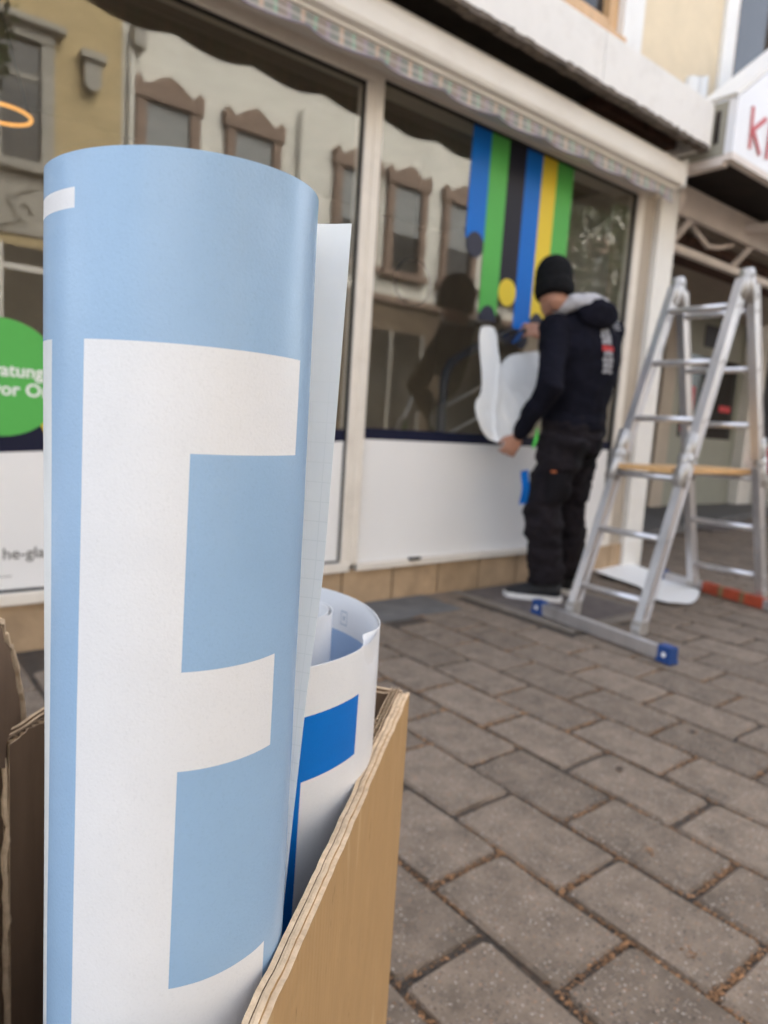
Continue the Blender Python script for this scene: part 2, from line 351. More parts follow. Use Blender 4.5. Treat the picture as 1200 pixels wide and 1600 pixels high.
M['v_strong'] = vinyl('strong_blue_vinyl', (0.004, 0.16, 0.56), 0.32); M['v_strong'].node_tree.nodes['Principled BSDF'].inputs['Specular IOR Level'].default_value = 0.2
M['v_dim'] = vinyl('shown_through_blue', (0.30, 0.42, 0.62), 0.4)
def grid_paper():
    m = mat('gridded_backing', (0.86, 0.87, 0.86), 0.42, 0.015, 6)
    t = m.node_tree; N = t.nodes; L = t.links; b = N['Principled BSDF']; src = b.inputs['Base Color'].links[0].from_socket
    uv = N.new('ShaderNodeUVMap'); uv.uv_map = 'UVMap'; sx = N.new('ShaderNodeSeparateXYZ'); L.new(uv.outputs[0], sx.inputs[0])
    prev = None
    for k in (0, 1):
        mu = N.new('ShaderNodeMath'); mu.operation = 'FRACT'; L.new(sx.outputs[k], mu.inputs[0])
        lt = N.new('ShaderNodeMath'); lt.operation = 'LESS_THAN'; lt.inputs[1].default_value = 0.05; L.new(mu.outputs[0], lt.inputs[0])
        if prev is None: prev = lt.outputs[0]
        else:
            ad = N.new('ShaderNodeMath'); ad.operation = 'MAXIMUM'; L.new(prev, ad.inputs[0]); L.new(lt.outputs[0], ad.inputs[1]); prev = ad.outputs[0]
    h = N.new('ShaderNodeMath'); h.operation = 'MULTIPLY'; h.inputs[1].default_value = 0.42; L.new(prev, h.inputs[0])
    mx = N.new('ShaderNodeMixRGB'); mx.inputs[2].default_value = (0.50, 0.55, 0.52, 1); L.new(h.outputs[0], mx.inputs[0]); L.new(src, mx.inputs[1])
    L.new(mx.outputs[0], b.inputs['Base Color'])
    mr = N.new('ShaderNodeMapRange'); mr.inputs[1].default_value = 80; mr.inputs[2].default_value = 70; L.new(sx.outputs[1], mr.inputs[0])
    h2 = N.new('ShaderNodeMath'); h2.operation = 'MULTIPLY'; L.new(h.outputs[0], h2.inputs[0]); L.new(mr.outputs[0], h2.inputs[1]); L.new(h2.outputs[0], mx.inputs[0])
    tl = N.new('ShaderNodeBsdfTranslucent'); tl.inputs[0].default_value = (0.92, 0.93, 0.93, 1); ms = N.new('ShaderNodeMixShader'); ms.inputs[0].default_value = 0.5
    L.new(b.outputs[0], ms.inputs[1]); L.new(tl.outputs[0], ms.inputs[2]); L.new(ms.outputs[0], N['Material Output'].inputs['Surface'])
    return m
M['grid'] = grid_paper()
def plaid():
    m = mat('plaid_valance', (0.29, 0.245, 0.215), 0.9, 0.1, 25)
    t = m.node_tree; N = t.nodes; L = t.links; b = N['Principled BSDF']; src = b.inputs['Base Color'].links[0].from_socket
    tc = N.new('ShaderNodeTexCoord'); sx = N.new('ShaderNodeSeparateXYZ'); L.new(tc.outputs['Object'], sx.inputs[0])
    for per, w, ph, colr, ax in ((0.17, 0.55, 0.0, (0.22, 0.26, 0.24), 0), (0.17, 0.12, 0.1, (0.36, 0.30, 0.36), 0), (0.17, 0.10, 0.42, (0.25, 0.44, 0.34), 0), (0.17, 0.12, 0.75, (0.62, 0.44, 0.34), 0), (0.03, 0.25, 0.3, (0.55, 0.50, 0.46), 2)):
        d = N.new('ShaderNodeMath'); d.operation = 'MULTIPLY_ADD'; d.inputs[1].default_value = 1 / per; d.inputs[2].default_value = ph; L.new(sx.outputs[ax], d.inputs[0])
        f = N.new('ShaderNodeMath'); f.operation = 'FRACT'; L.new(d.outputs[0], f.inputs[0])
        lt = N.new('ShaderNodeMath'); lt.operation = 'LESS_THAN'; lt.inputs[1].default_value = w; L.new(f.outputs[0], lt.inputs[0])
        h = N.new('ShaderNodeMath'); h.operation = 'MULTIPLY'; h.inputs[1].default_value = 0.7; L.new(lt.outputs[0], h.inputs[0])
        mx = N.new('ShaderNodeMixRGB'); mx.inputs[2].default_value = (*colr, 1); L.new(h.outputs[0], mx.inputs[0]); L.new(src, mx.inputs[1]); src = mx.outputs[0]
    L.new(src, b.inputs['Base Color']); return m
M['plaid'] = plaid()
M['piping'] = mat('purple_piping', (0.28, 0.24, 0.32), 0.8)
def emit(name, c, s):
    m = bpy.data.materials.new(name); m.use_nodes = True; b = m.node_tree.nodes['Principled BSDF']
    b.inputs['Base Color'].default_value = (*c, 1); b.inputs['Emission Color'].default_value = (*c, 1); b.inputs['Emission Strength'].default_value = s; return m
M['lamp_orange'] = emit('orange_lamp', (1.0, 0.46, 0.10), 0.3)

def text_mesh(name, s, size, loc, material, parent, bold=0.0, depth=0.0006, spacing=1.0, right=None):
    cu = bpy.data.curves.new('t', 'FONT'); cu.body = s; cu.size = size; cu.offset = bold; cu.extrude = depth; cu.space_character = spacing; cu.resolution_u = 4
    t = bpy.data.objects.new('t', cu); COL.objects.link(t)
    dg = bpy.context.evaluated_depsgraph_get(); dg.update()
    me = bpy.data.meshes.new_from_object(t.evaluated_get(dg)); bpy.data.objects.remove(t)
    me.name = name; me.materials.clear()
    if right is not None: loc = (right - max(v.co.x for v in me.vertices), loc[1], loc[2]); me.materials.append(material)
    off = WLOC[parent]; base = Vector(loc)
    for v in me.vertices: v.co = base + Vector((v.co.x, -v.co.z, v.co.y)) - off
    o = bpy.data.objects.new(name, me); COL.objects.link(o); o.parent = parent; WLOC[o] = off.copy(); return o

# ================================================================== GROUND
D = 2.597
g = MB().add([(-150, -150, -0.06), (150, -150, -0.06), (150, 150, -0.06), (-150, 150, -0.06)], [(0, 1, 2, 3)]).build('ground', M['ground'])
tag(g, 'grey brown street ground beyond the paving', kind='structure')
bed = MB().add([(-3, -6.4, -0.009), (14, -6.4, -0.009), (14, 5.2, -0.009), (-3, 5.2, -0.009)], [(0, 1, 2, 3)]).build('pavement', M['sand'])
tag(bed, 'grey brown stone paving in front of the shop windows', kind='structure')

def paver_mesh(k, lx=0.1, ly=0.1485):
    r = random.Random(k); gp = 0.0066; c = 0.0065
    pts = []
    def ring(ix, z, jit):
        o = []
        for sx, sy in ((-1, -1), (1, -1), (1, 1), (-1, 1)):
            a = (sx * (lx - gp - ix), sy * (ly - gp - ix)); b2 = 0.010
            for t in ((0, 1), (1, 0)) if sx * sy < 0 else ((1, 0), (0, 1)):
                pass
            o.append((a[0], a[1]))
        # corners clipped to eight points
        q = []
        for i in range(4):
            p = o[i]; pr = o[i - 1]; nx = o[(i + 1) % 4]
            for other in (pr, nx):
                d = math.hypot(other[0] - p[0], other[1] - p[1]); f = (0.006 + 0.004 * r.random()) / d
                q.append((p[0] + (other[0] - p[0]) * f + r.uniform(-jit, jit), p[1] + (other[1] - p[1]) * f + r.uniform(-jit, jit), z))
            m_ = ((p[0] + nx[0]) / 2 + r.uniform(-jit, jit), (p[1] + nx[1]) / 2 + r.uniform(-jit, jit), z); q.append(m_)
        return q
    r1 = ring(0, -0.016, 0.001); r2 = ring(0.0004, -c, 0.0030); r3 = ring(c, 0, 0.0040)
    n = len(r1); b = MB(); vs = r1 + r2 + r3; fs = []
    for i in range(2): fs += [(i * n + j, i * n + (j + 1) % n, (i + 1) * n + (j + 1) % n, (i + 1) * n + j) for j in range(n)]
    fs.append(tuple(2 * n + j for j in range(n))); b.add(vs, fs)
    return b
PB = [paver_mesh(k) for k in range(8)]
PM = [b.mesh('paver', M['paver']) for b in PB]
# dark plate, slab and threshold areas left free of pavers
def inside(p, poly):
    c = False
    for i in range(len(poly)):
        a, b = poly[i - 1], poly[i]
        if (a[1] > p[1]) != (b[1] > p[1]) and p[0] < (b[0] - a[0]) * (p[1] - a[1]) / (b[1] - a[1]) + a[0]: c = not c
    return c
PLATE = [(2.60, 1.86), (3.20, 1.86), (3.20, 2.54), (2.60, 2.54)]
BORDER = [(2.535, 1.79), (3.265, 1.79), (3.265, 2.6), (2.535, 2.6)]
SLAB = [(1.55, 2.29), (2.34, 2.29), (2.34, 2.57), (1.55, 2.57)]
STEP = [(4.33, 3.1), (5.41, 3.263), (8.609, 3.747), (13, 4.41), (13, 5.2), (4.33, 5.2)]
cand = []
for i in range(-12, 62):
    for j in range(-4, 18):
        x = 0.859 + 0.2 * (i + 0.5); y = (0.865 if i % 2 == 0 else 1.016) + 0.297 * (j + 0.5) - 0.297
        if x > 12: continue
        if y > (2.45 if x < 4.28 else 4.6): continue
        if inside((x, y), BORDER) or inside((x, y), SLAB) or inside((x, y), STEP): continue
        v = Vector((x, y, 0)) - CAM; dz = v.dot(CF)
        if dz < 0.15: vis = 0; sc = 9
        else:
            px = v.dot(CR) / dz * 1079.95 + 600; py = v.dot(CD) / dz * 1079.95 + 800
            vis = (-70 < px < 75 or 560 < px < 1270) and 820 < py < 1680; sc = dz
        cand.append((0 if vis else 1, sc, x, y))
cand.sort()
rest = MB()
for n_, (nv, sc, x, y) in enumerate(cand):
    k = random.randrange(8); a = random.uniform(-0.006, 0.006); z = random.uniform(-0.0018, 0.0018)
    tx, ty = random.uniform(-0.007, 0.007), random.uniform(-0.005, 0.005)
    if n_ < 298 and not nv:
        o = bpy.data.objects.new('paver', PM[k]); COL.objects.link(o); o.parent = bed
        o.location = (x, y, z); o.rotation_euler = (tx, ty, a + (math.pi if random.random() < 0.5 else 0))
    else:
        mtx = Matrix.Translation((x, y, z)) @ Matrix.Rotation(a, 4, 'Z') @ Matrix.Rotation(tx, 4, 'X')
        rest.add([mtx @ v for v in PB[k].v], PB[k].f)
tag(rest.build('far_paver', M['paver'], bed), kind='stuff')
pl = MB().box(2.60, 3.20, 1.86, 2.54, -0.02, 0.0035, ch=0.003).build('cover_plate', M['plate'], bed)
bo = MB()
for (x0, x1, y0, y1) in ((2.535, 2.597, 1.79, 2.58), (3.203, 3.265, 1.79, 2.58), (2.597, 3.203, 1.79, 1.857)): bo.box(x0, x1, y0, y1, -0.02, 0.0)
bo.build('mortar_border', M['mortar'], bed)
MB().box(1.55, 2.34, 2.29, 2.585, -0.02, 0.002, ch=0.003).build('asphalt_patch', M['slab'], bed)
# strip of small stones against the plinth
sb = random.Random(3)
k = 0; x = 2.36
for (x0, x1) in ((2.345, 2.53), (3.27, 3.45), (3.455, 3.65), (3.655, 3.86), (3.865, 4.07), (4.075, 4.27)):
    MB().box(x0, x1, 2.475, 2.585, -0.02, sb.uniform(-0.002, 0.002), ch=0.004).build('edge_stone', M['paver'], bed)
# loose dry blossom in the joints
db = MB(); r = random.Random(11)
def flake(x, y, s, z=0.0):
    a = r.random() * 6.28; t = r.uniform(-0.6, 0.6); ca, sa = math.cos(a), math.sin(a)
    l, w = s * r.uniform(0.8, 1.8), s * r.uniform(0.4, 0.8)
    P = []
    for (u, v, h) in ((-l, 0, 0), (0, -w, s * 0.3), (l, 0, 0.2 * s), (0, w, s * 0.5 * abs(t)), (0, 0, s * 0.9)):
        P.append((x + u * ca - v * sa, y + u * sa + v * ca, z + h))
    db.add(P, [(0, 1, 4), (1, 2, 4), (2, 3, 4), (3, 0, 4)])
for n_ in range(24000):
    dd = 0.45 + 2.6 * r.random() ** 1.6; an = rad(r.uniform(14, 78))
    x, y = dd * math.sin(an), dd * math.cos(an)
    if y > 2.5: continue
    i = round((x - 0.859) / 0.2); xi = 0.859 + 0.2 * i
    col_ = math.floor((x - 0.859) / 0.2); y0 = 0.865 if col_ % 2 == 0 else 1.016
    j = round((y - y0) / 0.297); yj = y0 + 0.297 * j
    q = r.random(); cl = noise.noise(Vector((x * 3, y * 3, 4.2)))
    if q < 0.40:
        if cl < -0.25: continue
        flake(xi + r.gauss(0, 0.0035), y, r.uniform(0.0014, 0.0036), -0.005)
    elif q < 0.85:
        if cl < -0.1: continue
        flake(x, yj + r.gauss(0, 0.0045), r.uniform(0.0015, 0.0042), -0.004)
    elif q > 0.87: flake(x, y, r.uniform(0.0008, 0.0020), 0.0012)
for (px, py) in ((1083, 1145), (968, 1203), (1015, 1330), (695, 940), (650, 965), (660, 962), (1078, 1490)):
    p = atZ(px, py)
    for _ in range(26): flake(p.x + r.gauss(0, 0.007), p.y + r.gauss(0, 0.006), r.uniform(0.001, 0.0035), 0.001)
tag(db.build('fallen_blossom', M['debris'], fix=False), 'dry orange brown blossom bits lying in the paving joints', 'plant litter', kind='stuff')
# chipped pavers show a dark little pit
for nm, (px, py) in (('a', (1083, 1143)), ('b', (968, 1201))):
    p = atZ(px, py, 0.003)
    q = [(p.x + math.cos(t * 0.9) * 0.016 * (0.7 + 0.5 * ((t * 7) % 3) / 3), p.y + math.sin(t * 0.9) * 0.012 * (0.7 + 0.5 * ((t * 5) % 3) / 3), 0.0028) for t in range(7)]
    MB().prism(q, (0, 0, 0.0004)).build('paver_pit', M['sand'], bed)

# ================================================================== SHOP BUILDING
B = thing('shop_building', 'cream shop building with two big display windows and a yellow plastered upper wall', 'building', (2.0, 2.6, 0))
XL = -2.6
# plinth
MB().box(XL, 4.10, D + 0.03, D + 0.2, -0.05, 0.14).build('plinth_core', M['plinth_dark'], B)
x = 1.83 - 0.305 * 15
while x < 4.08:
    x1 = min(x + 0.305, 4.105)
    MB().box(x + 0.005, x1 - 0.005, D - 0.012, D + 0.03, -0.03, 0.1635, ch=0.003).build('plinth_tile', M['plinth'], B)
    x += 0.305
# interior room
rm = MB()
rm.box(XL, 4.2, 4.6, 4.7, 0.1, 2.6); rm.box(XL - 0.1, XL, D + 0.05, 4.6, 0.1, 2.6)
rm.box(XL, 4.2, D + 0.2, 4.599, 2.5, 2.6); rm.box(4.12, 4.2, D + 0.21, 4.599, 0.1, 2.499)
rm.build('interior_wall', M['interior'], B)
MB().box(XL, 4.12, D + 0.2, 4.6, 0.0, 0.14).build('interior_floor', M['interior_floor'], B)
# lintel above windows, pier at the right
MB().box(XL, 4.13, D - 0.01, D + 0.2, 2.376, 2.6445).build('lintel', M['cream'], B)
MB().box(3.932, 4.108, D + 0.012, D + 0.2, -0.02, 2.375).build('beige_post', M['beige'], B)
MB().box(4.108, 4.305, D - 0.03, D + 1.0, -0.02, 2.60, ch=0.006).build('white_pier', M['white_paint'], B)
MB().box(4.10, 4.312, D - 0.037, D + 0.05, -0.015, 0.19, ch=0.006).build('pier_foot', M['white_paint'], B)
MB().box(4.13, 4.30, D + 1.0, 4.6, -0.02, 2.6).build('side_wall', M['beige'], B)

def bar(b, x0, x1, z0, z1, y0=D - 0.028, y1=D + 0.05, ch=0.004): b.box(x0, x1, y0, y1, z0, z1, 0, ch)
# left window
wl = MB(); bar(wl, 1.853, 1.899, 0.197, 2.376)
bar(wl, XL, 1.853, 2.299, 2.375); bar(wl, XL, 1.853, 0.165, 0.207, D - 0.034)
bar(wl, 1.811, 1.8528, 0.2075, 2.2985, D - 0.024)
win1 = wl.build('shop_window', M['cream'], B); tag(win1, 'left shop window with green advice disc and white lower film')
gk = MB()
for (x0, x1, z0, z1) in ((1.803, 1.8105, 0.216, 2.298), (XL, 1.803, 2.290, 2.298), (XL, 1.803, 0.2075, 0.215)): gk.box(x0, x1, D - 0.012, D + 0.004, z0, z1)
gk.build('gasket', M['gasket'], win1)
MB().box(XL, 1.803, D, D + 0.004, 0.2155, 2.2895).build('glass_pane', M['glass'], win1)
MB().prism([(XL, D - 0.0015, 0.2156), (1.8025, D - 0.0015, 0.2156), (1.8025, D - 0.0015, 0.769), (0.3, D - 0.0015, 0.678), (XL, D - 0.0015, 0.678)], (0, 0.0011, 0)).build('white_film', M['white_film'], win1)
MB().prism([(XL, D - 0.0015, 0.6785), (0.3, D - 0.0015, 0.6785), (1.8025, D - 0.0015, 0.7695), (1.8025, D - 0.0015, 0.822), (0.3, D - 0.0015, 0.80), (XL, D - 0.0015, 0.80)], (0, 0.0011, 0)).build('navy_band', M['navy'], win1)
def disc(name, cx, cz, rx, rz, m, par, y, n=40, half=False):
    if half: pts = [(cx + rx * math.cos(math.pi * k / n), y, cz + rz * math.sin(math.pi * k / n)) for k in range(n + 1)]
    else: pts = [(cx + rx * math.cos(2 * math.pi * k / n), y, cz + rz * math.sin(2 * math.pi * k / n)) for k in range(n)]
    return MB().prism(pts, (0, 0.0008, 0)).build(name, m, par)
disc('yellow_disc', 0.62, 0.80, 0.078, 0.078, M['yellow'], win1, D - 0.0026)
disc('green_disc', 0.425, 0.932, 0.192, 0.192, M['green'], win1, D - 0.0037)
text_mesh('lettering', 'Beratung', 0.060, (0, D - 0.0045, 0.938), M['text_white'], win1, bold=0.0012, right=0.553)
text_mesh('lettering', 'vor Ort', 0.060, (0, D - 0.0045, 0.876), M['text_white'], win1, bold=0.0012, right=0.590)
text_mesh('lettering', 'he-gla', 0.056, (0, D - 0.0024, 0.322), M['text_grey'], win1, bold=0.0002, right=0.556)
MB().box(0.20, 0.452, D - 0.0026, D - 0.0016, 0.261, 0.2635).build('thin_line', M['text_grey'], win1)
# right window
wr = MB(); bar(wr, 1.8995, 3.93, 2.336, 2.3758); bar(wr, 3.862, 3.931, 0.1655, 2.3355); bar(wr, 1.8995, 3.8615, 0.165, 0.198, D - 0.036)
win2 = wr.build('shop_window', M['cream'], B); tag(win2, 'right shop window with coloured vertical stripes being applied')
gk = MB()
for (x0, x1, z0, z1) in ((3.853, 3.8615, 0.206, 2.3355), (1.9, 3.853, 2.326, 2.3355)): gk.box(x0, x1, D - 0.012, D + 0.004, z0, z1)
gk.build('gasket', M['gasket'], win2)
MB().box(1.9, 3.853, D, D + 0.004, 0.199, 2.3255).build('glass_pane', M['glass'], win2)
def film(name, x0, x1, z0, z1, m, y=D - 0.0015): return MB().box(x0, x1, y, y + 0.0011, z0, z1).build(name, m, win2)
film('white_film', 1.9005, 3.8525, 0.1995, 0.7835, M['white_film'])
film('navy_band', 1.9005, 3.8525, 0.784, 0.836, M['navy'])
ZT = 2.3252
film('blue_stripe', 2.465, 2.5945, 1.80, ZT, M['blue'])
film('green_stripe', 2.595, 2.7275, 1.455, ZT, M['green'])
film('black_stripe', 2.728, 2.8605, 1.58, ZT, M['black_film'])
film('blue_stripe', 2.861, 2.9915, 1.41, ZT, M['blue'])
film('yellow_stripe', 2.992, 3.1125, 1.48, ZT, M['yellow'])
film('green_stripe', 3.113, 3.253, 1.56, ZT, M['green'])
Y2 = D - 0.0028
disc('slate_disc', 2.533, 1.776, 0.060, 0.062, M['slate'], win2, Y2)
disc('slate_arch', 2.662, 1.42, 0.062, 0.080, M['slate'], win2, Y2, half=True)
disc('yellow_disc', 2.795, 1.585, 0.067, 0.070, M['yellow'], win2, Y2)
disc('slate_arch', 3.05, 1.42, 0.064, 0.095, M['slate'], win2, Y2, half=True)
disc('slate_patch', 2.935, 1.36, 0.055, 0.05, M['slate'], win2, Y2)

p = atY(648, 872, D - 0.04)
MB().box(p.x - 0.035, p.x + 0.035, D - 0.05, D - 0.03, 0.196, 0.209, ch=0.003).build('sill_clip', M['gasket'], win2)
# upper wall of the building (set back above the canopy)
MB().box(XL, 3.985, 2.93, 3.1, 2.80, 3.38).build('upper_wall', M['wall_yellow'], B)
MB().box(XL - 4, 30, 3.0, 3.3, 5.3, 6.4).build('upper_wall', M['wall_yellow'], B)
MB().box(4.205, 5.21, 2.93, 3.3, 2.60, 5.3).build('upper_wall', M['wall_yellow'], B)
MB().box(XL - 4, 1.4, 2.93, 3.3, 2.6, 5.3).build('upper_wall', M['wall_yellow'], B)
MB().box(7.0, 30, 2.93, 3.3, 2.9, 5.3).build('upper_wall', M['wall_yellow'], B)
MB().box(3.99, 4.20, 2.90, 3.1, 2.60, 5.3).build('white_pilaster', M['white_paint'], B)
MB().box(5.215, 5.38, 2.90, 3.1, 2.60, 5.3).build('white_pilaster', M['white_paint'], B)
def upper_window(x0, x1, z0, z1):
    f = MB()
    for (a, b_, c, d) in ((x0, x0 + 0.09, z0, z1), (x1 - 0.09, x1, z0, z1), (x0 + 0.0905, x1 - 0.0905, z0, z0 + 0.09), (x0 + 0.0905, x1 - 0.0905, z1 - 0.09, z1), ((x0 + x1) / 2 - 0.04, (x0 + x1) / 2 + 0.04, z0 + 0.0905, z1 - 0.0905)):
        f.box(a, b_, 2.945, 3.06, c, d, ch=0.008)
    w = f.build('upper_window', M['wood_window'], B)
    MB().box(x0 + 0.085, x1 - 0.085, 3.0, 3.01, z0 + 0.085, z1 - 0.085).build('pane', M['house_glass'], w)
    MB().box(x0 - 0.03, x1 + 0.03, 2.885, 3.0, z0 - 0.05, z0 - 0.003, ch=0.006).build('sill', M['wood_window'], w)
upper_window(1.45, 3.985, 3.385, 5.25); upper_window(5.385, 6.95, 3.40, 5.25)
MB().box(5.385, 6.95, 2.93, 3.1, 2.60, 3.34).build('upper_wall', M['white_paint'], B)
# canopy over the windows
for (x0, x1) in ((XL, -1.4), (-1.396, 0.0), (0.004, 1.398), (1.402, 2.955), (2.961, 4.0)):
    MB().box(x0, x1, 2.24, 2.285, 2.559, 2.795, ch=0.004).build('fascia_panel', M['fascia'], B)
MB().box(XL, 4.0, 2.286, 2.93, 2.70, 2.77).build('canopy_slab', M['fascia'], B)
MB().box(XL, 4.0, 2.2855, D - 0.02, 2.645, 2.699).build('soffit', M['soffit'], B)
de = MB(); rr = random.Random(5); x = XL
while x < 3.99:
    x1 = min(x + rr.uniform(0.015, 0.07), 3.998); de.box(x, x1 - 0.0005, 2.237, 2.292, 2.541 - rr.random() ** 2 * 0.010, 2.558 + rr.uniform(0, 0.010)); x = x1
de.build('corroded_edge', M['corroded'], B)
MB().box(4.0005, 4.03, 2.25, 2.6, 2.56, 2.79).build('canopy_end', M['white_paint'], B)
MB().box(3.2, 4.0, 2.45, 2.56, 2.60, 2.6445).build('soffit_batten', M['rust_brown'], B)
p = atY(1085, 126, 2.75)
tp = MB(); tp.tube([(p.x - 0.05, 2.75, 2.76), (p.x - 0.02, 2.75, p.z), (p.x + 0.04, 2.72, p.z + 0.02), (p.x + 0.1, 2.74, 2.76)], [0.04, 0.05, 0.045, 0.03], 9)
tp.build('crumpled_sheet', M['white_paint'], None, True)
tag(bpy.data.objects['crumpled_sheet'], 'crumpled white plastic sheet lying on top of the canopy', 'plastic sheet')

# awning
A = thing('awning', 'rolled up cream awning cassette with scalloped plaid valance above the shop windows', 'awning', (2.0, 2.4, 2.4))
cs = MB(); prof = [(2.60, 2.50), (2.40, 2.502), (2.36, 2.492), (2.343, 2.47), (2.338, 2.43), (2.340, 2.38), (2.348, 2.36), (2.37, 2.352), (2.60, 2.352)]
cs.prism([(XL, y, z) for y, z in prof], (3.95 - XL, 0, 0)).build('cassette', M['cassette'], A)
MB().box(3.95, 3.962, 2.335, 2.58, 2.346, 2.506, ch=0.004).build('end_cap', M['cassette'], A)
MB().box(XL, 3.94, 2.376, 2.396, 2.338, 2.3515, ch=0.003).build('drop_rail', M['cassette'], A)
def vz(x): return 2.293 - 0.026 * abs(math.sin(math.pi * (x - 1.05) / 0.34)) ** 0.8
us = [XL + i * 0.02 for i in range(int((3.93 - XL) / 0.02) + 1)]
va = MB().grid(lambda u, v: (u, 2.385 + 0.006 * math.sin(u * 18.5) * (1 - v), vz(u) + (2.3345 - vz(u)) * v), us, [0, 0.25, 0.5, 0.75, 1]).build('valance', M['plaid'], A, True, False)
solid(va, 0.0015)
pi_ = MB(); pi_.tube([(u, 2.385 + 0.006 * math.sin(u * 18.5), vz(u) - 0.0015) for u in us], 0.0035, 5).build('piping', M['piping'], va)

# ================================================================== NEIGHBOURING SHOP
NB = thing('neighbour_shop', 'recessed neighbouring shop entrance with grey green door and broken canopy ceiling', 'building', (8.0, 4.5, 0))
st = MB().prism([(a, b, -0.055) for a, b in STEP], (0, 0, 0.125)).build('entrance_step', M['slab'], NB)
def nb(name, x0, x1, z0, z1, m, y0=4.5, y1=4.6, ch=0.0, parent=NB): return MB().box(x0, x1, y0, y1, z0, z1, 0, ch).build(name, m, parent)
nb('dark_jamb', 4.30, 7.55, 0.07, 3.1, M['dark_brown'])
nb('door_post', 7.552, 7.83, 0.07, 3.1, M['beige'], 4.46, 4.6)
nb('grey_panel', 7.832, 9.56, 2.70, 3.3, M['beige'], 4.49)
door = nb('door', 7.832, 9.56, 0.07, 2.695, M['door_green'], 4.50, 4.57)
nb('door_window', 8.06, 9.40, 0.93, 1.93, M['dark_glass'], 4.49, 4.4995, parent=door)
nb('head_rail', 7.9, 9.5, 2.60, 2.68, M['rust_brown'], 4.48, 4.4995, parent=door)
nb('poster', 8.10, 8.35, 1.0, 1.55, M['red'], 4.484, 4.4895, parent=door)
nb('poster', 9.0, 9.3, 1.28, 1.36, M['red'], 4.484, 4.4895, parent=door)
nb('notice', 8.45, 8.85, 2.05, 2.32, M['shutter'], 4.493, 4.4995, parent=door)
nb('white_column', 9.562, 9.93, 0.0, 3.3, M['white_paint'], 4.36, 4.6, 0.01)
sh = nb('roller_shutter', 9.935, 11.8, 0.92, 3.05, M['shutter'], 4.49)
for k in range(24): nb('slat', 9.937, 11.79, 0.93 + k * 0.088, 0.93 + k * 0.088 + 0.07, M['shutter'], 4.475, 4.4895, parent=sh)
nb('stall_riser', 9.935, 11.8, -0.05, 0.915, M['beige'], 4.49)
nb('far_wall', 11.805, 12.0, -0.05, 3.3, M['beige'], 2.7, 4.6)
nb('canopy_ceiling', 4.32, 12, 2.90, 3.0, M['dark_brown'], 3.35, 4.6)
nb('ceiling_panel', 4.32, 9.5, 2.42, 2.46, M['beige'], 2.82, 4.45)
# tilted lattice frame under the canopy
lf = MB()
def brm(a, b_, w, h): 
    a = Vector(a); b_ = Vector(b_); t = (b_ - a); l = t.length / 2; t.normalize(); u = Vector((0, 0, 1)); s_ = t.cross(u)
    s_ = s_.normalized() if s_.length > 0.05 else Vector((1, 0, 0)); u = s_.cross(t)
    return MB().obox((a + b_) / 2, t * l, s_ * w / 2, u * h / 2)
brm((4.33, 2.80, 2.22), (9.5, 2.80, 2.22), 0.05, 0.05).build('lattice_rail', M['frame_pale'], NB)
brm((4.42, 2.655, 2.40), (9.5, 2.655, 2.40), 0.04, 0.06).build('lattice_rail', M['frame_pale'], NB)
nb('upper_board', 4.42, 9.5, 2.432, 2.56, M['frame_pale'], 2.64, 2.67)
for xx in (4.62, 5.52, 6.42, 7.3): brm((xx, 2.79, 2.235), (xx + 0.02, 2.662, 2.385), 0.05, 0.03).build('lattice_bar', M['frame_pale'], NB)
nb('ducting', 4.35, 9.5, 2.34, 2.40, M['rust_brown'], 2.90, 3.3)
hz = MB(); hz.tube([(4.78, 2.75, 2.42), (4.9, 2.76, 2.36), (5.1, 2.78, 2.31), (5.25, 2.77, 2.33), (5.38, 2.74, 2.37)], 0.02, 7)
hz.build('hanging_hose', M['frame_pale'], NB, True)
el_ = MB(); el_.tube([(4.36, 2.60, 2.47), (4.40, 2.64, 2.42), (4.43, 2.70, 2.36)], 0.045, 9); el_.build('pipe_elbow', M['frame_pale'], NB, True)
brm((5.45, 2.08, 2.46), (5.35, 2.7, 2.46), 0.05, 0.05).build('canopy_beam', M['frame_pale'], NB)
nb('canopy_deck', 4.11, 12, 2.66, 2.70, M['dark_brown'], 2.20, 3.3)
nb('red_crate', 9.95, 10.5, 0.5, 0.86, M['red'], 4.0, 4.35, 0.01)
bpy.data.objects['red_crate'].parent = None; bpy.data.objects['red_crate'].location = (8, 4.5, 0)
tag(bpy.data.objects['red_crate'], 'red plastic crate standing on white crates beside the dark shutter', 'crate')
for k, (z0, z1) in enumerate(((0.0, 0.235), (0.24, 0.495))):
    o = MB(); o.box(9.95, 10.6, 4.0, 4.4, z0 + 0.003, z0 + 0.03)
    for q in range(3):
        o.box(9.95, 10.6, 4.0, 4.02, z0 + 0.045 + q * 0.068, z0 + 0.09 + q * 0.068); o.box(9.95, 9.97, 4.0205, 4.4, z0 + 0.045 + q * 0.068, z0 + 0.09 + q * 0.068)
    for (xa, ya) in ((9.951, 4.021), (10.57, 4.021), (9.971, 4.37), (10.57, 4.37)): o.box(xa, xa + 0.028, ya, ya + 0.028, z0 + 0.003, z1)
    tag(o.build('white_crate', M['white_paint']), ('lower' if k == 0 else 'upper') + ' slatted white crate of the stack beside the dark shutter', 'crate', 'white crates by the shutter')
p = atZ(1135, 822, 0.0)
MB().box(p.x - 0.7, p.x + 0.6, p.y - 0.2, p.y + 0.2, 0.001, 0.014, ch=0.004).build('shadow_plate', M['plate'])  # dark plate painting in the shadow before the entrance step
tag(bpy.data.objects['shadow_plate'], 'dark plate standing for the shadow on the paving before the recessed entrance', 'shadow_plate')

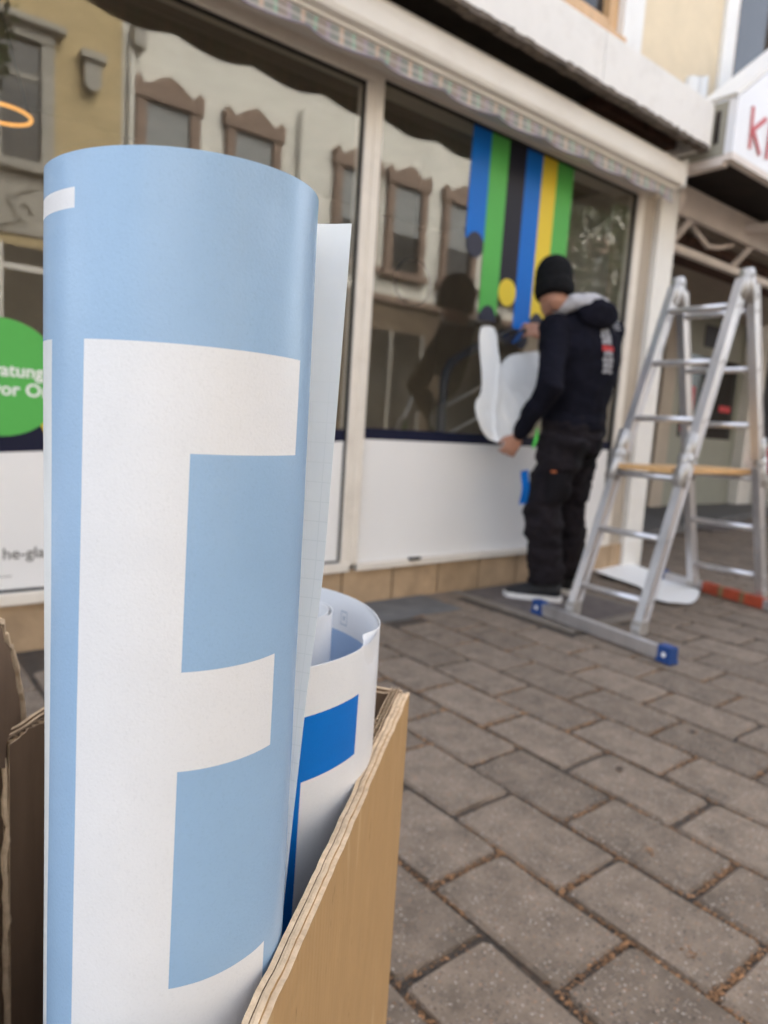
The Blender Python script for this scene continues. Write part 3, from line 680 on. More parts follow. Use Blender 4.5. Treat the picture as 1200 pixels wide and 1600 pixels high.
# K sign
SG = thing('shop_sign', 'white gabled sign box with red letter K at the canopy corner', 'sign', (4.5, 2.1, 2.5))
yf = 2.145
poly = [(4.085, yf, 2.534), (6.76, yf, 2.534), (6.76, yf, 2.830), (5.6, yf, 3.70), (5.23, yf, 3.70), (4.085, yf, 2.830)]
MB().prism(poly, (0, 0.05, 0)).build('sign_face', M['sign_white'], SG)
MB().box(4.082, 4.115, 2.1955, 2.75, 2.53, 2.827).build('sign_side', M['sign_side'], SG)
MB().box(4.0785, 4.083, 2.235, 2.262, 2.60, 2.78).build('side_slot', M['dark_brown'], SG)
MB().prism([(4.082, 2.146, 2.834), (5.23, 2.146, 3.705), (5.23, 2.146, 3.74), (4.06, 2.146, 2.850)], (0, 0.22, 0)).build('sign_roof', M['white_paint'], SG)
MB().prism([(6.78, 2.146, 2.834), (5.6, 2.146, 3.705), (5.6, 2.146, 3.74), (6.80, 2.146, 2.850)], (0, 0.22, 0)).build('sign_roof', M['white_paint'], SG)
MB().box(4.082, 6.76, 2.141, 2.193, 2.495, 2.533).build('bottom_trim', M['frame_pale'], SG)
MB().box(4.082, 4.145, 2.1935, 2.75, 2.475, 2.526).build('bottom_rail', M['frame_pale'], SG)
def stroke(b, a, c, w):
    a = Vector(a); c = Vector(c); t = (c - a); l = t.length / 2; t.normalize(); n_ = Vector((t.z, 0, -t.x))
    b.obox((a + c) / 2, t * (l + w * 0.3), n_ * w / 2, Vector((0, 0.003, 0)))
for n_, (x0, z0, x1, z1, w_) in enumerate(((4.262, 2.823, 4.275, 2.608, 0.024), (4.425, 2.81, 4.276, 2.70, 0.026), (4.285, 2.715, 4.395, 2.606, 0.026), (4.495, 2.825, 4.495, 2.61, 0.026))):
    kk = MB(); stroke(kk, (x0, yf - 0.004 - 0.001 * n_, z0), (x1, yf - 0.004 - 0.001 * n_, z1), w_); kk.build('letter_stroke', M['sign_red'], SG)

# ================================================================== INSIDE THE SHOP
H = thing('handrail', 'dark blue tubular handrail with slim bars standing behind the right window', 'handrail', (2.8, 3.0, 0.14))
hb = MB(); hb.tube([(2.765, 3.0, 0.14), (2.765, 3.0, 1.10), (2.775, 3.0, 1.17), (2.81, 3.0, 1.235), (2.87, 3.0, 1.275), (3.1, 3.0, 1.39), (3.7, 3.0, 1.69)], 0.026, 10); hb.build('top_rail', M['rail_blue'], H, True)
hb = MB(); hb.tube([(3.7, 3.0, 0.14), (3.7, 3.0, 1.67)], 0.022, 8); hb.build('post', M['rail_blue'], H, True)
for z in (0.62, 0.80, 0.98):
    hb = MB(); hb.tube([(2.78, 3.0, z), (3.69, 3.0, z + 0.42)], 0.010, 6); hb.build('slim_bar', M['steel'], H, True)
def ring(name, c, R_, r_, m, label, cat, nrm='z', rod=None):
    t = thing(name, label, cat, c); b = MB()
    n = 40; vs = []; fs = []
    for i in range(n):
        a = 2 * math.pi * i / n
        for j in range(8):
            q = 2 * math.pi * j / 8; rr_ = R_ + r_ * math.cos(q)
            if nrm == 'z': vs.append((c[0] + rr_ * math.cos(a), c[1] + rr_ * math.sin(a), c[2] + r_ * math.sin(q)))
            else: vs.append((c[0] + rr_ * math.cos(a), c[1] + r_ * math.sin(q), c[2] + rr_ * math.sin(a)))
    for i in range(n):
        for j in range(8): fs.append((i * 8 + j, i * 8 + (j + 1) % 8, ((i + 1) % n) * 8 + (j + 1) % 8, ((i + 1) % n) * 8 + j))
    b.add(vs, fs).build('ring', m, t, True)
    for s_ in (-1, 1):
        q = MB(); top = (c[0], c[1], 2.5); e = (c[0] + s_ * R_, c[1], c[2]) if nrm == 'z' else (c[0], c[1], c[2] + R_)
        q.tube([e, top], 0.004, 5).build('cord', M['gasket'], t)
        if nrm != 'z': break
    return t
p = atY(3, 178, 3.6)
ring('ring_lamp', (p.x, p.y, p.z), 0.115, 0.007, M['lamp_orange'], 'glowing orange ring lamp hanging behind the left window', 'lamp')
p = atY(645, 441, 3.6)
ring('hoop', (p.x, p.y, p.z), 0.15, 0.012, M['dark_brown'], 'dark upright hoop hanging inside behind the right window', 'hoop', 'y')
dk = thing('desk', 'low brown desk inside the shop near the mullion', 'desk', (2.3, 3.6, 0.14))
MB().box(1.95, 2.75, 3.4, 3.95, 0.74, 0.775, ch=0.004).build('desk_top', M['frame_pale'], dk)
for (xa, ya) in ((1.98, 3.43), (2.69, 3.43), (1.98, 3.89), (2.69, 3.89)): MB().box(xa, xa + 0.035, ya, ya + 0.035, 0.14, 0.739).build('leg', M['frame_pale'], dk)

# ================================================================== OPPOSITE HOUSES (seen mirrored in the glass, plus an unseen pale one)
YO = -6.4
HC = thing('cream_house', 'cream rendered house with brown stone window surrounds mirrored in the shop glass', 'house', (8, YO, 0))
HY = thing('ochre_house', 'ochre yellow house with grey stone windows mirrored in the left shop glass', 'house', (0, YO, 0))
MB().box(3.56, 22, YO - 3, YO, 3.45, 7.3).build('wall', M['cream_house'], HC)
MB().box(3.56, 22, YO - 3, YO + 0.02, 0, 3.3).build('ground_floor_wall', M['grey_floor_stone'], HC)
MB().box(3.56, 22, YO - 3, YO + 0.10, 3.301, 3.449, ch=0.02).build('string_course', M['brown_stone'], HC)
MB().box(3.5, 22, YO - 3, YO + 0.35, 7.301, 7.5, ch=0.03).build('eaves', M['brown_stone'], HC)
def stone_window(xc, zb=3.95, zt=5.62):
    f = MB(); w = 0.525
    f.box(xc - w, xc - w + 0.17, YO - 0.02, YO + 0.10, zb, zt, ch=0.015); f.box(xc + w - 0.17, xc + w, YO - 0.02, YO + 0.10, zb, zt, ch=0.015)
    f.box(xc - w - 0.05, xc + w + 0.05, YO - 0.02, YO + 0.13, zt + 0.001, zt + 0.22, ch=0.015)
    f.box(xc - w - 0.08, xc + w + 0.08, YO - 0.02, YO + 0.17, zb - 0.14, zb - 0.001, ch=0.015)
    f.prism([(xc - 0.34, YO + 0.001, zt + 0.221), (xc + 0.34, YO + 0.001, zt + 0.221), (xc + 0.16, YO + 0.001, zt + 0.35), (xc, YO + 0.001, zt + 0.42), (xc - 0.16, YO + 0.001, zt + 0.35)], (0, 0.13, 0))
    for s_ in (-1, 1): f.prism([(xc + s_ * 0.60, YO + 0.001, zt + 0.2215), (xc + s_ * 0.40, YO + 0.001, zt + 0.2215), (xc + s_ * 0.5, YO + 0.001, zt + 0.33)], (0, 0.12, 0))
    s = f.build('window', M['brown_stone'], HC)
    MB().box(xc - w + 0.171, xc + w - 0.171, YO - 0.01, YO + 0.012, zb, zt).build('pane', M['house_glass'], s)
    MB().box(xc - w + 0.172, xc + w - 0.172, YO + 0.013, YO + 0.035, zb + 0.75, zt - 0.001).build('blind', M['blind'], s)
for xc in (4.28, 5.79, 8.0, 9.28, 10.8, 12.5, 14.2, 15.9): stone_window(xc)
for x in (3.62, 6.65):
    q = MB(); q.tube([(x + 0.06, YO + 0.09, 0.1), (x + 0.06, YO + 0.09, 6.2), (x + 0.12, YO + 0.09, 6.35)], 0.05, 8); q.build('drainpipe', M['cream_house'], HC, True)
MB().box(3.66, 3.86, YO + 0.03, YO + 0.25, 6.25, 6.62, ch=0.03).build('rain_hopper', M['grey_stone'], HC)
for (x0, x1) in ((4.2, 5.6), (6.1, 7.6), (8.2, 9.9), (10.6, 12.2)):
    s = MB().box(x0, x1, YO + 0.021, YO + 0.05, 0.35, 2.75).build('shopfront', M['house_glass'], HC)
    b = MB()
    for xx in (x0, (x0 + x1) / 2, x1): b.box(xx - 0.04, xx + 0.04, YO + 0.051, YO + 0.09, 0.35, 2.75)
    b.build('frame', M['grey_stone'], s)
MB().box(0.3, 3.555, YO - 3, YO + 0.02, 0.0, 7.6).build('wall', M['house_yellow'], HY)
HP = thing('pale_bounce_house', 'unseen pale grey house left of the ochre house, coloured for neutral bounce light', 'house', (-4, YO, 0))  # unseen house, added in a neutral tone so the bounce light turns less yellow
MB().box(-10, 0.296, YO - 3, YO + 0.03, 0.0, 7.4).build('wall', M['pale_bounce_render'], HP)
MB().box(-10, 0.296, YO - 3, YO + 0.35, 7.401, 7.6, ch=0.03).build('eaves', M['grey_stone'], HP)
for z0 in (1.0, 4.2):
    for xc in (-1.4, -3.6, -5.8, -8.0):
        s = MB().box(xc - 0.55, xc + 0.55, YO + 0.031, YO + 0.10, z0 - 0.08, z0 + 1.75, ch=0.02).build('window', M['grey_stone'], HP)
        MB().box(xc - 0.46, xc + 0.46, YO + 0.1005, YO + 0.112, z0, z0 + 1.66).build('pane', M['house_glass'], s)
MB().box(0.3, 3.555, YO - 3, YO + 0.4, 7.601, 7.8, ch=0.03).build('eaves', M['grey_stone'], HY)
def grey_window(xc, z0=4.22, z1=5.85, low=True):
    w = 0.62; f = MB(); Y0 = YO + 0.021
    for s_ in (-1, 1): f.box(xc + s_ * w - 0.09, xc + s_ * w + 0.09, Y0, YO + 0.12, z0, z1, ch=0.02)
    f.box(xc - w - 0.09, xc + w + 0.09, Y0, YO + 0.14, z1 + 0.001, z1 + 0.17, ch=0.02)
    f.box(xc - w - 0.22, xc + w + 0.22, Y0, YO + 0.26, z1 + 0.171, z1 + 0.27, ch=0.02)
    f.box(xc - w - 0.14, xc + w + 0.14, Y0, YO + 0.2, z0 - 0.14, z0 - 0.001, ch=0.02)
    s = f.build('window', M['grey_stone'], HY)
    MB().box(xc - w + 0.091, xc + w - 0.091, Y0, YO + 0.035, z0, z1).build('pane', M['house_glass'], s)
    g_ = MB()
    for (a, b_, c, d) in ((xc - 0.03, xc + 0.03, z0, z1 - 0.5), (xc - w + 0.092, xc + w - 0.092, z1 - 0.499, z1 - 0.43)): g_.box(a, b_, YO + 0.0355, YO + 0.06, c, d)
    g_.build('glazing_bar', M['grey_stone'], s)
    if low:
        pn = MB().box(xc - w - 0.05, xc + w + 0.05, Y0, YO + 0.06, z0 - 1.0, z0 - 0.141, ch=0.02).build('ornament_panel', M['grey_stone'], HY)
        o = MB()
        for s_ in (-1, 1):
            pts = [(xc + s_ * (0.05 + 0.04 * t + 0.13 * math.sin(t * 0.9)), YO + 0.075, z0 - 0.9 + 0.075 * t) for t in range(9)]
            o.tube(pts, 0.03, 6)
            o.tube([(xc + s_ * (0.3 + 0.11 * math.cos(t * 0.8)), YO + 0.075, z0 - 0.68 + 0.13 * math.sin(t * 0.8)) for t in range(7)], 0.028, 6)
        o.build('scroll_relief', M['grey_stone'], pn, True)
        MB().box(xc - w, xc + w, Y0, YO + 0.03, 0.9, z0 - 1.15).build('lower_window', M['house_glass'], HY)
        q = MB(); q.box(xc - 0.04, xc + 0.04, YO + 0.031, YO + 0.06, 0.9, z0 - 1.15); q.box(xc - w, xc + w, YO + 0.031, YO + 0.058, z0 - 1.5, z0 - 1.42)
        q.build('window_cross', M['white_paint'], HY)
grey_window(1.88)
pk = MB(); pk.box(2.92, 3.28, YO + 0.021, YO + 0.25, 5.84, 5.95, ch=0.02); pk.box(2.98, 3.22, YO + 0.021, YO + 0.18, 5.60, 5.839, ch=0.02)
pk.prism([(3.1 + 0.12 * math.cos(math.pi + math.pi * k / 12), YO + 0.022, 5.599 + 0.17 * math.sin(math.pi + math.pi * k / 12)) for k in range(13)], (0, 0.17, 0))
pk.build('stone_bracket', M['grey_stone'], HY)
# street trees mirrored at the right and the far left of the glass
def tree(x, y, h, label):
    t = thing('street_tree', label, 'tree', (x, y, 0), 'street trees across the road')
    b = MB(); b.tube([(x, y, -0.05), (x + 0.05, y, h * 0.3), (x, y + 0.05, h * 0.75)], [0.13, 0.1, 0.05], 9)
    for k in range(6):
        a = k * 1.05; b.tube([(x, y, h * (0.35 + 0.06 * k)), (x + math.cos(a) * 0.7, y + math.sin(a) * 0.7, h * (0.55 + 0.06 * k))], [0.05, 0.02], 6)
    b.build('trunk', M['brown_stone'], t, True)
    c = MB(); q = random.Random(int(x * 10))
    for _ in range(9000):
        u = Vector((q.gauss(0, 1), q.gauss(0, 1), q.gauss(0, 1))).normalized() * (0.35 + 0.65 * q.random() ** 0.5)
        if noise.noise(u * 2.3) < -0.22: continue
        p_ = Vector((x + u.x * 1.25, y + u.y * 1.25, h * 0.74 + u.z * h * 0.33)); s_ = q.uniform(0.035, 0.075)
        d1 = Vector((q.gauss(0, 1), q.gauss(0, 1), q.gauss(0, 1))).normalized(); d2 = d1.orthogonal().normalized()
        c.add([p_ - d1 * s_, p_ + d2 * s_ * 0.6, p_ + d1 * s_, p_ - d2 * s_ * 0.6], [(0, 1, 2, 3)])
    c.build('crown', M['foliage'], t, False, False)
tree(11.5, -3.4, 5.7, 'leafy street tree mirrored in the right end of the striped window')
tree(0.55, -4.6, 7.6, 'leafy street tree mirrored at the top left corner of the glass')

# ================================================================== WORKER
PR = thing('person', 'worker in black beanie, navy hooded sweatshirt and dark work trousers pressing film onto the window', 'person', (2.95, 2.22, 0))
Fd = Vector((0.242, 0.970, 0)); Ld = Vector((-0.970, 0.242, 0))
def ell(c, a, b, A_, B_, n=20):
    c = Vector(c); return [c + A_ * (a * math.cos(2 * math.pi * k / n)) + B_ * (b * math.sin(2 * math.pi * k / n)) for k in range(n)]
def torso(b, grow, top=True, z0=0.86):
    rs = [(2.945, 2.20, 0.84, 0.150, 0.110), (2.945, 2.20, 0.90, 0.165, 0.118), (2.945, 2.195, 1.02, 0.165, 0.115), (2.945, 2.19, 1.15, 0.192, 0.128), (2.94, 2.19, 1.27, 0.210, 0.134), (2.93, 2.20, 1.36, 0.205, 0.124), (2.92, 2.205, 1.42, 0.160, 0.098), (2.91, 2.21, 1.465, 0.095, 0.075)]
    b.loft([ell((x, y, z), w + grow, d + grow, Ld, Fd) for x, y, z, w, d in rs if z >= z0])
SL = Vector((2.752, 2.225, 1.375)); EL = Vector((2.625, 2.115, 1.085)); WLh = Vector((2.655, 2.30, 0.86)); HLh = Vector((2.655, 2.36, 0.80))
SR = Vector((3.11, 2.155, 1.39)); ER = Vector((3.15, 2.36, 1.19)); WRh = Vector((3.01, 2.47, 1.375)); HRh = Vector((2.945, 2.50, 1.415))
HL, KL, AL = Vector((2.845, 2.165, 0.86)), Vector((2.800, 2.235, 0.50)), Vector((2.865, 2.225, 0.085))
HR, KR, AR = Vector((3.03, 2.235, 0.86)), Vector((3.065, 2.275, 0.50)), Vector((3.11, 2.27, 0.085))
HEAD = Vector((2.762, 2.262, 1.572)); Hf = Vector((0.55, 0.835, 0)).normalized(); Hs = Vector((-Hf.y, Hf.x, 0)); Hu = (Vector((0, 0, 1)) + Hf * 0.22 + Hs * 0.05).normalized(); Hf2 = Hu.cross(Hs).normalized() * -1
if Hf2.dot(Hf) < 0: Hf2 = -Hf2
def hd(u, s_, f_): return HEAD + Hu * u + Hs * s_ + Hf2 * f_
body = MB()
torso(body, -0.034)
body.tube([Vector((2.905, 2.205, 1.42)), Vector((2.86, 2.215, 1.48)), hd(-0.07, 0, -0.02)], [0.062, 0.056, 0.055], 14)
body.loft([ell(hd(u, 0, f_), s_, d_, Hs, Hf2, 18) for u, s_, d_, f_ in ((-0.125, 0.030, 0.035, 0.055), (-0.105, 0.050, 0.060, 0.035), (-0.07, 0.062, 0.078, 0.015), (-0.02, 0.072, 0.093, 0.0), (0.03, 0.075, 0.097, -0.003), (0.07, 0.070, 0.09, -0.006), (0.10, 0.052, 0.066, -0.008), (0.118, 0.025, 0.03, -0.008))])
body.tube([hd(0.0, 0, 0.09), hd(-0.035, 0, 0.112), hd(-0.045, 0, 0.098)], [0.009, 0.014, 0.012], 8)
for s_ in (-1, 1):
    body.tube([hd(0.025, s_ * 0.074, -0.012), hd(0.0, s_ * 0.082, -0.018), hd(-0.035, s_ * 0.074, -0.008)], [0.012, 0.016, 0.010], 8, sq=(1, 0.5))
    body.tube([hd(0.028, s_ * 0.03 - 0.015, 0.088), hd(0.030, s_ * 0.03 + 0.015, 0.088)], 0.009, 7)
body.tube([hd(-0.075, -0.022, 0.086), hd(-0.077, 0.022, 0.086)], 0.007, 7)
body.tube([SL, EL, WLh], [0.055, 0.042, 0.029], 12); body.tube([SR, ER, WRh], [0.055, 0.042, 0.029], 12)
for h_, k_, a_ in ((HL, KL, AL), (HR, KR, AR)): body.tube([h_ + Vector((0, 0, -0.08)), k_, a_], [0.070, 0.052, 0.038], 14)
for A_, tip in ((AL, Vector((-0.55, 0.83, 0))), (AR, Vector((-0.35, 0.93, 0)))):
    body.tube([A_ + Vector((0, 0, -0.03)) - tip * 0.04, A_ + Vector((0, 0, -0.045)) + tip * 0.08, A_ + Vector((0, 0, -0.055)) + tip * 0.16], [0.034, 0.032, 0.024], 10)
def hand(b, wrist, d, palm_n, side, curl, spread=1.0):
    """palm, four bent fingers of different lengths and a thumb; d points along the hand, palm_n out of the palm, side to the thumb"""
    d = d.normalized(); side = (side - d * side.dot(d)).normalized(); n_ = d.cross(side); n_ = n_ if n_.dot(palm_n) > 0 else -n_
    b.loft([ell(wrist + d * t, w, h_, side, n_, 12) for t, w, h_ in ((-0.03, 0.026, 0.02), (0.0, 0.028, 0.019), (0.03, 0.038, 0.017), (0.065, 0.042, 0.015), (0.088, 0.038, 0.012))])
    for k, (o, ln) in enumerate(((0.030, 0.070), (0.010, 0.080), (-0.011, 0.074), (-0.030, 0.058))):
        p = wrist + d * 0.082 + side * o; pts = [p]; ang = 0
        for j, fr in enumerate((0.45, 0.32, 0.23)):
            ang += curl * (0.5, 0.9, 0.7)[j]; p = p + (d * math.cos(ang) + n_ * math.sin(ang) + side * (0.12 * o / 0.03 * spread)) * ln * fr; pts.append(p.copy())
        b.tube(pts, [0.0092, 0.0085, 0.0078, 0.0066], 8)
    p = wrist + d * 0.025 + side * 0.028
    b.tube([p, p + d * 0.025 + side * 0.022 + n_ * 0.012, p + d * 0.052 + side * 0.026 + n_ * 0.026, p + d * 0.07 + side * 0.018 + n_ * 0.036], [0.014, 0.0115, 0.010, 0.0078], 8)
hand(body, WLh + Vector((0, 0.012, -0.018)), Vector((-0.05, 0.45, -0.75)), Vector((0.3, 0.6, 0.4)), Vector((-0.6, 0.5, 0.3)), 0.75)
hand(body, WRh + Vector((-0.012, 0.006, 0.008)), Vector((-0.80, 0.40, 0.22)), Vector((-0.3, 0.8, -0.5)), Vector((0.2, 0.3, 0.9)), 0.7)
remesh('body', body, M['skin'], PR, 0.006, 3)
tr = MB()
tr.loft([ell((x, y, z), w, d, Ld, Fd) for x, y, z, w, d in ((2.94, 2.20, 0.77, 0.165, 0.125), (2.94, 2.20, 0.85, 0.178, 0.135), (2.94, 2.20, 0.92, 0.172, 0.128), (2.94, 2.20, 0.96, 0.165, 0.12))])
for h_, k_, a_ in ((HL, KL, AL), (HR, KR, AR)):
    k2 = (h_ + k_) / 2
    tr.tube([h_ + Vector((0, 0, -0.01)), k2 + Vector((0, 0, 0)), k_, (k_ * 0.45 + a_ * 0.55), a_ + Vector((0, 0, 0.06)), a_ + Vector((0, 0, 0.015))], [0.114, 0.108, 0.095, 0.094, 0.090, 0.095], 18, cap=False)
remesh('trousers', tr, M['trousers'], PR, 0.010, 4, 0.020, 11)
sw = MB(); torso(sw, 0.010, z0=0.89)
sw.loft([ell((2.945, 2.2, z), 0.172 + g_, 0.125 + g_, Ld, Fd) for z, g_ in ((0.885, 0.0), (0.905, 0.006), (0.935, 0.006), (0.95, 0.002))])
for a_, e_, w_ in ((SL, EL, WLh), (SR, ER, WRh)):
    sw.tube([a_, (a_ * 0.5 + e_ * 0.5), e_, (e_ * 0.4 + w_ * 0.6), w_], [0.078, 0.068, 0.062, 0.050, 0.043], 16, cap=True)
shirt = remesh('sweatshirt', sw, M['cloth_navy'], PR, 0.010, 4, 0.009, 10)
# hood lying around the neck, grey lining outwards
ho = MB(); hp = []
for k in range(13):
    a = -2.5 + 5.0 * k / 12; c_ = Vector((2.895, 2.205, 1.468))
    q = c_ - Fd * (0.105 * math.cos(a)) - Ld * (0.120 * math.sin(a)) + Vector((0, 0, 0.012 * math.cos(a) + (0.02 if abs(a) < 1 else 0)))
    hp.append(q)
ho.tube(hp, [0.022 + 0.020 * math.cos((-2.5 + 5.0 * k / 12) / 1.7) for k in range(13)], 10)
remesh('hood_lining', ho, M['hood_grey'], PR, 0.008, 3, 0.006, 20)
h2 = MB(); h2.loft([ell(Vector((2.93, 2.20, 1.45)) - Fd * o_, w_, d_, Ld, Vector((0, 0, 1)), 16) for o_, w_, d_ in ((0.07, 0.10, 0.05), (0.115, 0.125, 0.075), (0.145, 0.10, 0.07), (0.16, 0.05, 0.04))])
remesh('hood', h2, M['cloth_navy'], PR, 0.010, 4, 0.006, 18)
bn = MB(); bn.loft([ell(hd(u, 0, f_), s_, d_, Hs, Hf2, 20) for u, s_, d_, f_ in ((-0.058, 0.082, 0.103, -0.010), (-0.048, 0.091, 0.113, -0.008), (-0.005, 0.096, 0.117, -0.007), (0.008, 0.091, 0.111, -0.008), (0.045, 0.091, 0.110, -0.008), (0.085, 0.084, 0.10, -0.012), (0.12, 0.066, 0.078, -0.014), (0.142, 0.035, 0.04, -0.014), (0.148, 0.012, 0.014, -0.014))])
remesh('beanie', bn, M['cloth_black'], PR, 0.007, 2, 0.003, 30)
for A_, tip in ((AL, Vector((-0.60, 0.80, 0))), (AR, Vector((-0.35, 0.93, 0)))):
    g0 = Vector((A_.x, A_.y, 0)); sd_ = Vector((tip.y, -tip.x, 0))
    s = MB(); s.loft([ell(g0 + tip * t + Vector((0, 0, z)), h_, w, Vector((0, 0, 1)), sd_, 14) for t, z, h_, w in ((-0.085, 0.06, 0.025, 0.025), (-0.065, 0.065, 0.045, 0.040), (0.0, 0.068, 0.048, 0.046), (0.06, 0.058, 0.040, 0.048), (0.13, 0.043, 0.027, 0.050), (0.18, 0.037, 0.018, 0.042), (0.20, 0.034, 0.010, 0.024))])
    sh_ = remesh('shoe', s, M['shoe'], PR, 0.008, 2)
    out = [(-0.095, 0.0), (-0.085, 0.03), (-0.03, 0.044), (0.05, 0.048), (0.13, 0.054), (0.185, 0.042), (0.21, 0.0)]
    ol = [g0 + tip * a + sd_ * b_ + Vector((0, 0, 0.004)) for a, b_ in out] + [g0 + tip * a - sd_ * b_ + Vector((0, 0, 0.004)) for a, b_ in reversed(out[1:-1])]
    MB().prism(ol, (0, 0, 0.026)).build('sole', M['sole'], sh_)
# prints and pockets laid onto the cloth
dg = bpy.context.evaluated_depsgraph_get(); dg.update()
def bvh_of(o):
    off = WLOC[o]; me = o.data
    return BVHTree.FromPolygons([v.co + off for v in me.vertices], [tuple(p.vertices) for p in me.polygons])
BV = {o.name: bvh_of(o) for o in (shirt, bpy.data.objects['trousers'])}
def patch(name, host, o0, dirn, ux, uy, w, h, m, lift=0.003, n=4):
    """a small cloth piece pressed onto the host garment along dirn"""
    b = MB(); pts = {}
    for i in range(n + 1):
        for j in range(n + 1):
            q = Vector(o0) + ux * ((i / n - 0.5) * w) + uy * ((j / n - 0.5) * h)
            hit = BV[host.name].ray_cast(q - dirn * 0.5, dirn)
            if hit[0] is None: return None
            pts[i, j] = hit[0] - dirn * lift
    b.add([pts[i, j] for j in range(n + 1) for i in range(n + 1)], [(j * (n + 1) + i, j * (n + 1) + i + 1, (j + 1) * (n + 1) + i + 1, (j + 1) * (n + 1) + i) for j in range(n) for i in range(n)])
    o = b.build(name, m, host, True, False); solid(o, 0.002); return o
Bk = Fd.copy(); Rt = -Ld
zz = 1.375; k = 0
pat = random.Random(2)
for dz, w_, kind in ((0.030, 0.055, 0), (0.026, 0.07, 0), (0.030, 0.062, 0), (0.026, 0.05, 1), (0.030, 0.055, 0), (0.026, 0.068, 0), (0.028, 0.06, 0), (0.028, 0.066, 0)):
    o0 = Vector((2.945, 2.08, zz)) + Rt * (0.012 * (1.37 - zz) / 0.1)
    if kind == 1: patch('back_print', shirt, o0, Bk, Rt, Vector((0, 0, 1)), 0.075, 0.026, M['print_red'])
    else:
        for s_ in (-1, 1):
            patch('back_print', shirt, o0 + Rt * (s_ * w_ * 0.27), Bk, Rt, Vector((0, 0, 1)), w_ * 0.42, dz * pat.uniform(0.4, 0.8), M['print_grey'])
        patch('back_print', shirt, o0 + Vector((0, 0, dz * 0.42)), Bk, Rt, Vector((0, 0, 1)), w_ * pat.uniform(0.5, 1.0), dz * 0.25, M['print_grey'])
    zz -= dz
for q in range(3): patch('shoulder_print', shirt, Vector((3.07, 2.15, 1.415 - 0.02 * q)), Vector((-0.1, 0.9, -0.4)).normalized(), Rt, Vector((0, 0, 1)), 0.035, 0.009, M['print_grey'])
TRO = bpy.data.objects['trousers']; cv = Vector((0.72, 0.69, 0))
cs_ = Vector((0.69, -0.72, 0))
patch('pocket', TRO, (2.86, 2.05, 0.77), Bk, Rt, Vector((0, 0, 1)), 0.11, 0.13, M['pocket'], 0.006)
patch('pocket', TRO, (3.03, 2.10, 0.77), Bk, Rt, Vector((0, 0, 1)), 0.11, 0.13, M['pocket'], 0.006)
patch('cargo_pocket', TRO, (2.76, 2.12, 0.60), cv, cs_, Vector((0, 0, 1)), 0.12, 0.15, M['pocket'], 0.008)
patch('orange_label', TRO, (2.74, 2.14, 0.675), cv, cs_, Vector((0, 0, 1)), 0.026, 0.02, M['tag_orange'], 0.005)
patch('leg_print', TRO, (3.12, 2.1, 0.29), Bk, Rt + Vector((0, 0, 0.5)), Vector((0, 0, 1)), 0.06, 0.014, M['print_grey'])
p = atY(836, 684, 2.12)
gt = MB(); gt.tube([p + Vector((0.012, 0.0, 0.04)), p + Vector((0.004, -0.004, 0.0)), p + Vector((-0.006, 0.0, -0.045))], [0.005, 0.010, 0.008], 7, sq=(1, 0.5)); gt.build('green_key_tag', M['tag_green'], TRO, True)

# squeegee in his right hand
SQ = thing('squeegee', 'blue plastic squeegee card gripped in the raised right hand of the worker', 'squeegee', (2.9, 2.55, 1.39))
hd_ = Vector((2.905, 2.545, 1.40))
MB().obox(hd_ + Vector((-0.012, 0.018, -0.028)), Vector((0.045, 0.018, 0.012)), Vector((-0.012, 0.022, -0.034)), Vector((-0.001, 0.0012, 0.0010))).build('blade', M['blue'], SQ)
MB().obox(hd_ + Vector((0.0, -0.004, 0.0)), Vector((0.042, 0.016, 0.011)), Vector((-0.003, 0.006, -0.009)), Vector((-0.005, 0.007, 0.004))).build('grip', M['gasket'], SQ)

# peeled backing paper held in the left hand
def sheet(name, outline, yfun, m, thick=0.0006, step=0.010, parent=None):
    """outline given as (x, z); filled with a regular mesh and bent by yfun"""
    bm = bmesh.new()
    vs = [bm.verts.new((x, 0, z)) for x, z in outline]; bm.faces.new(vs)
    xs = [x for x, _ in outline]; zs = [z for _, z in outline]
    a = min(xs) + step
    while a < max(xs):
        bmesh.ops.bisect_plane(bm, geom=bm.verts[:] + bm.edges[:] + bm.faces[:], plane_co=(a, 0, 0), plane_no=(1, 0, 0)); a += step
    a = min(zs) + step
    while a < max(zs):
        bmesh.ops.bisect_plane(bm, geom=bm.verts[:] + bm.edges[:] + bm.faces[:], plane_co=(0, 0, a), plane_no=(0, 0, 1)); a += step
    for v in bm.verts: v.co = Vector(yfun(v.co.x, v.co.z))
    me = bpy.data.meshes.new(name); bm.to_mesh(me); bm.free(); me.materials.append(m)
    for p_ in me.polygons: p_.use_smooth = True
    o = bpy.data.objects.new(name, me); COL.objects.link(o); solid(o, thick)
    off = WLOC[parent] if parent else Vector((0, 0, 0)); WLOC[o] = off
    if parent:
        o.parent = parent
        for v in me.vertices: v.co -= off
    return o
def smooth_poly(pts, it=2):
    for _ in range(it):
        q = []
        for i in range(len(pts)):
            a, b_ = pts[i], pts[(i + 1) % len(pts)]
            q.append((a[0] * 0.75 + b_[0] * 0.25, a[1] * 0.75 + b_[1] * 0.25)); q.append((a[0] * 0.25 + b_[0] * 0.75, a[1] * 0.25 + b_[1] * 0.75))
        pts = q
    return pts
op_ = [(747, 513), (760, 508), (775, 514), (777, 552), (779, 574), (786, 562), (800, 553), (822, 551), (845, 548), (852, 600), (835, 640), (818, 672), (803, 694), (780, 693), (755, 684), (738, 668), (731, 648), (736, 628), (748, 617), (751, 600), (749, 560)]
def ydep(t): return 2.588 - 0.15 * max(0.0, min(1.0, t)) ** 1.4
o1 = []
for a, b_ in op_:
    q = atY(a, b_, ydep((b_ - 513) / 180)); o1.append((q.x, q.z))
ztop, zbot = max(z for _, z in o1), min(z for _, z in o1)
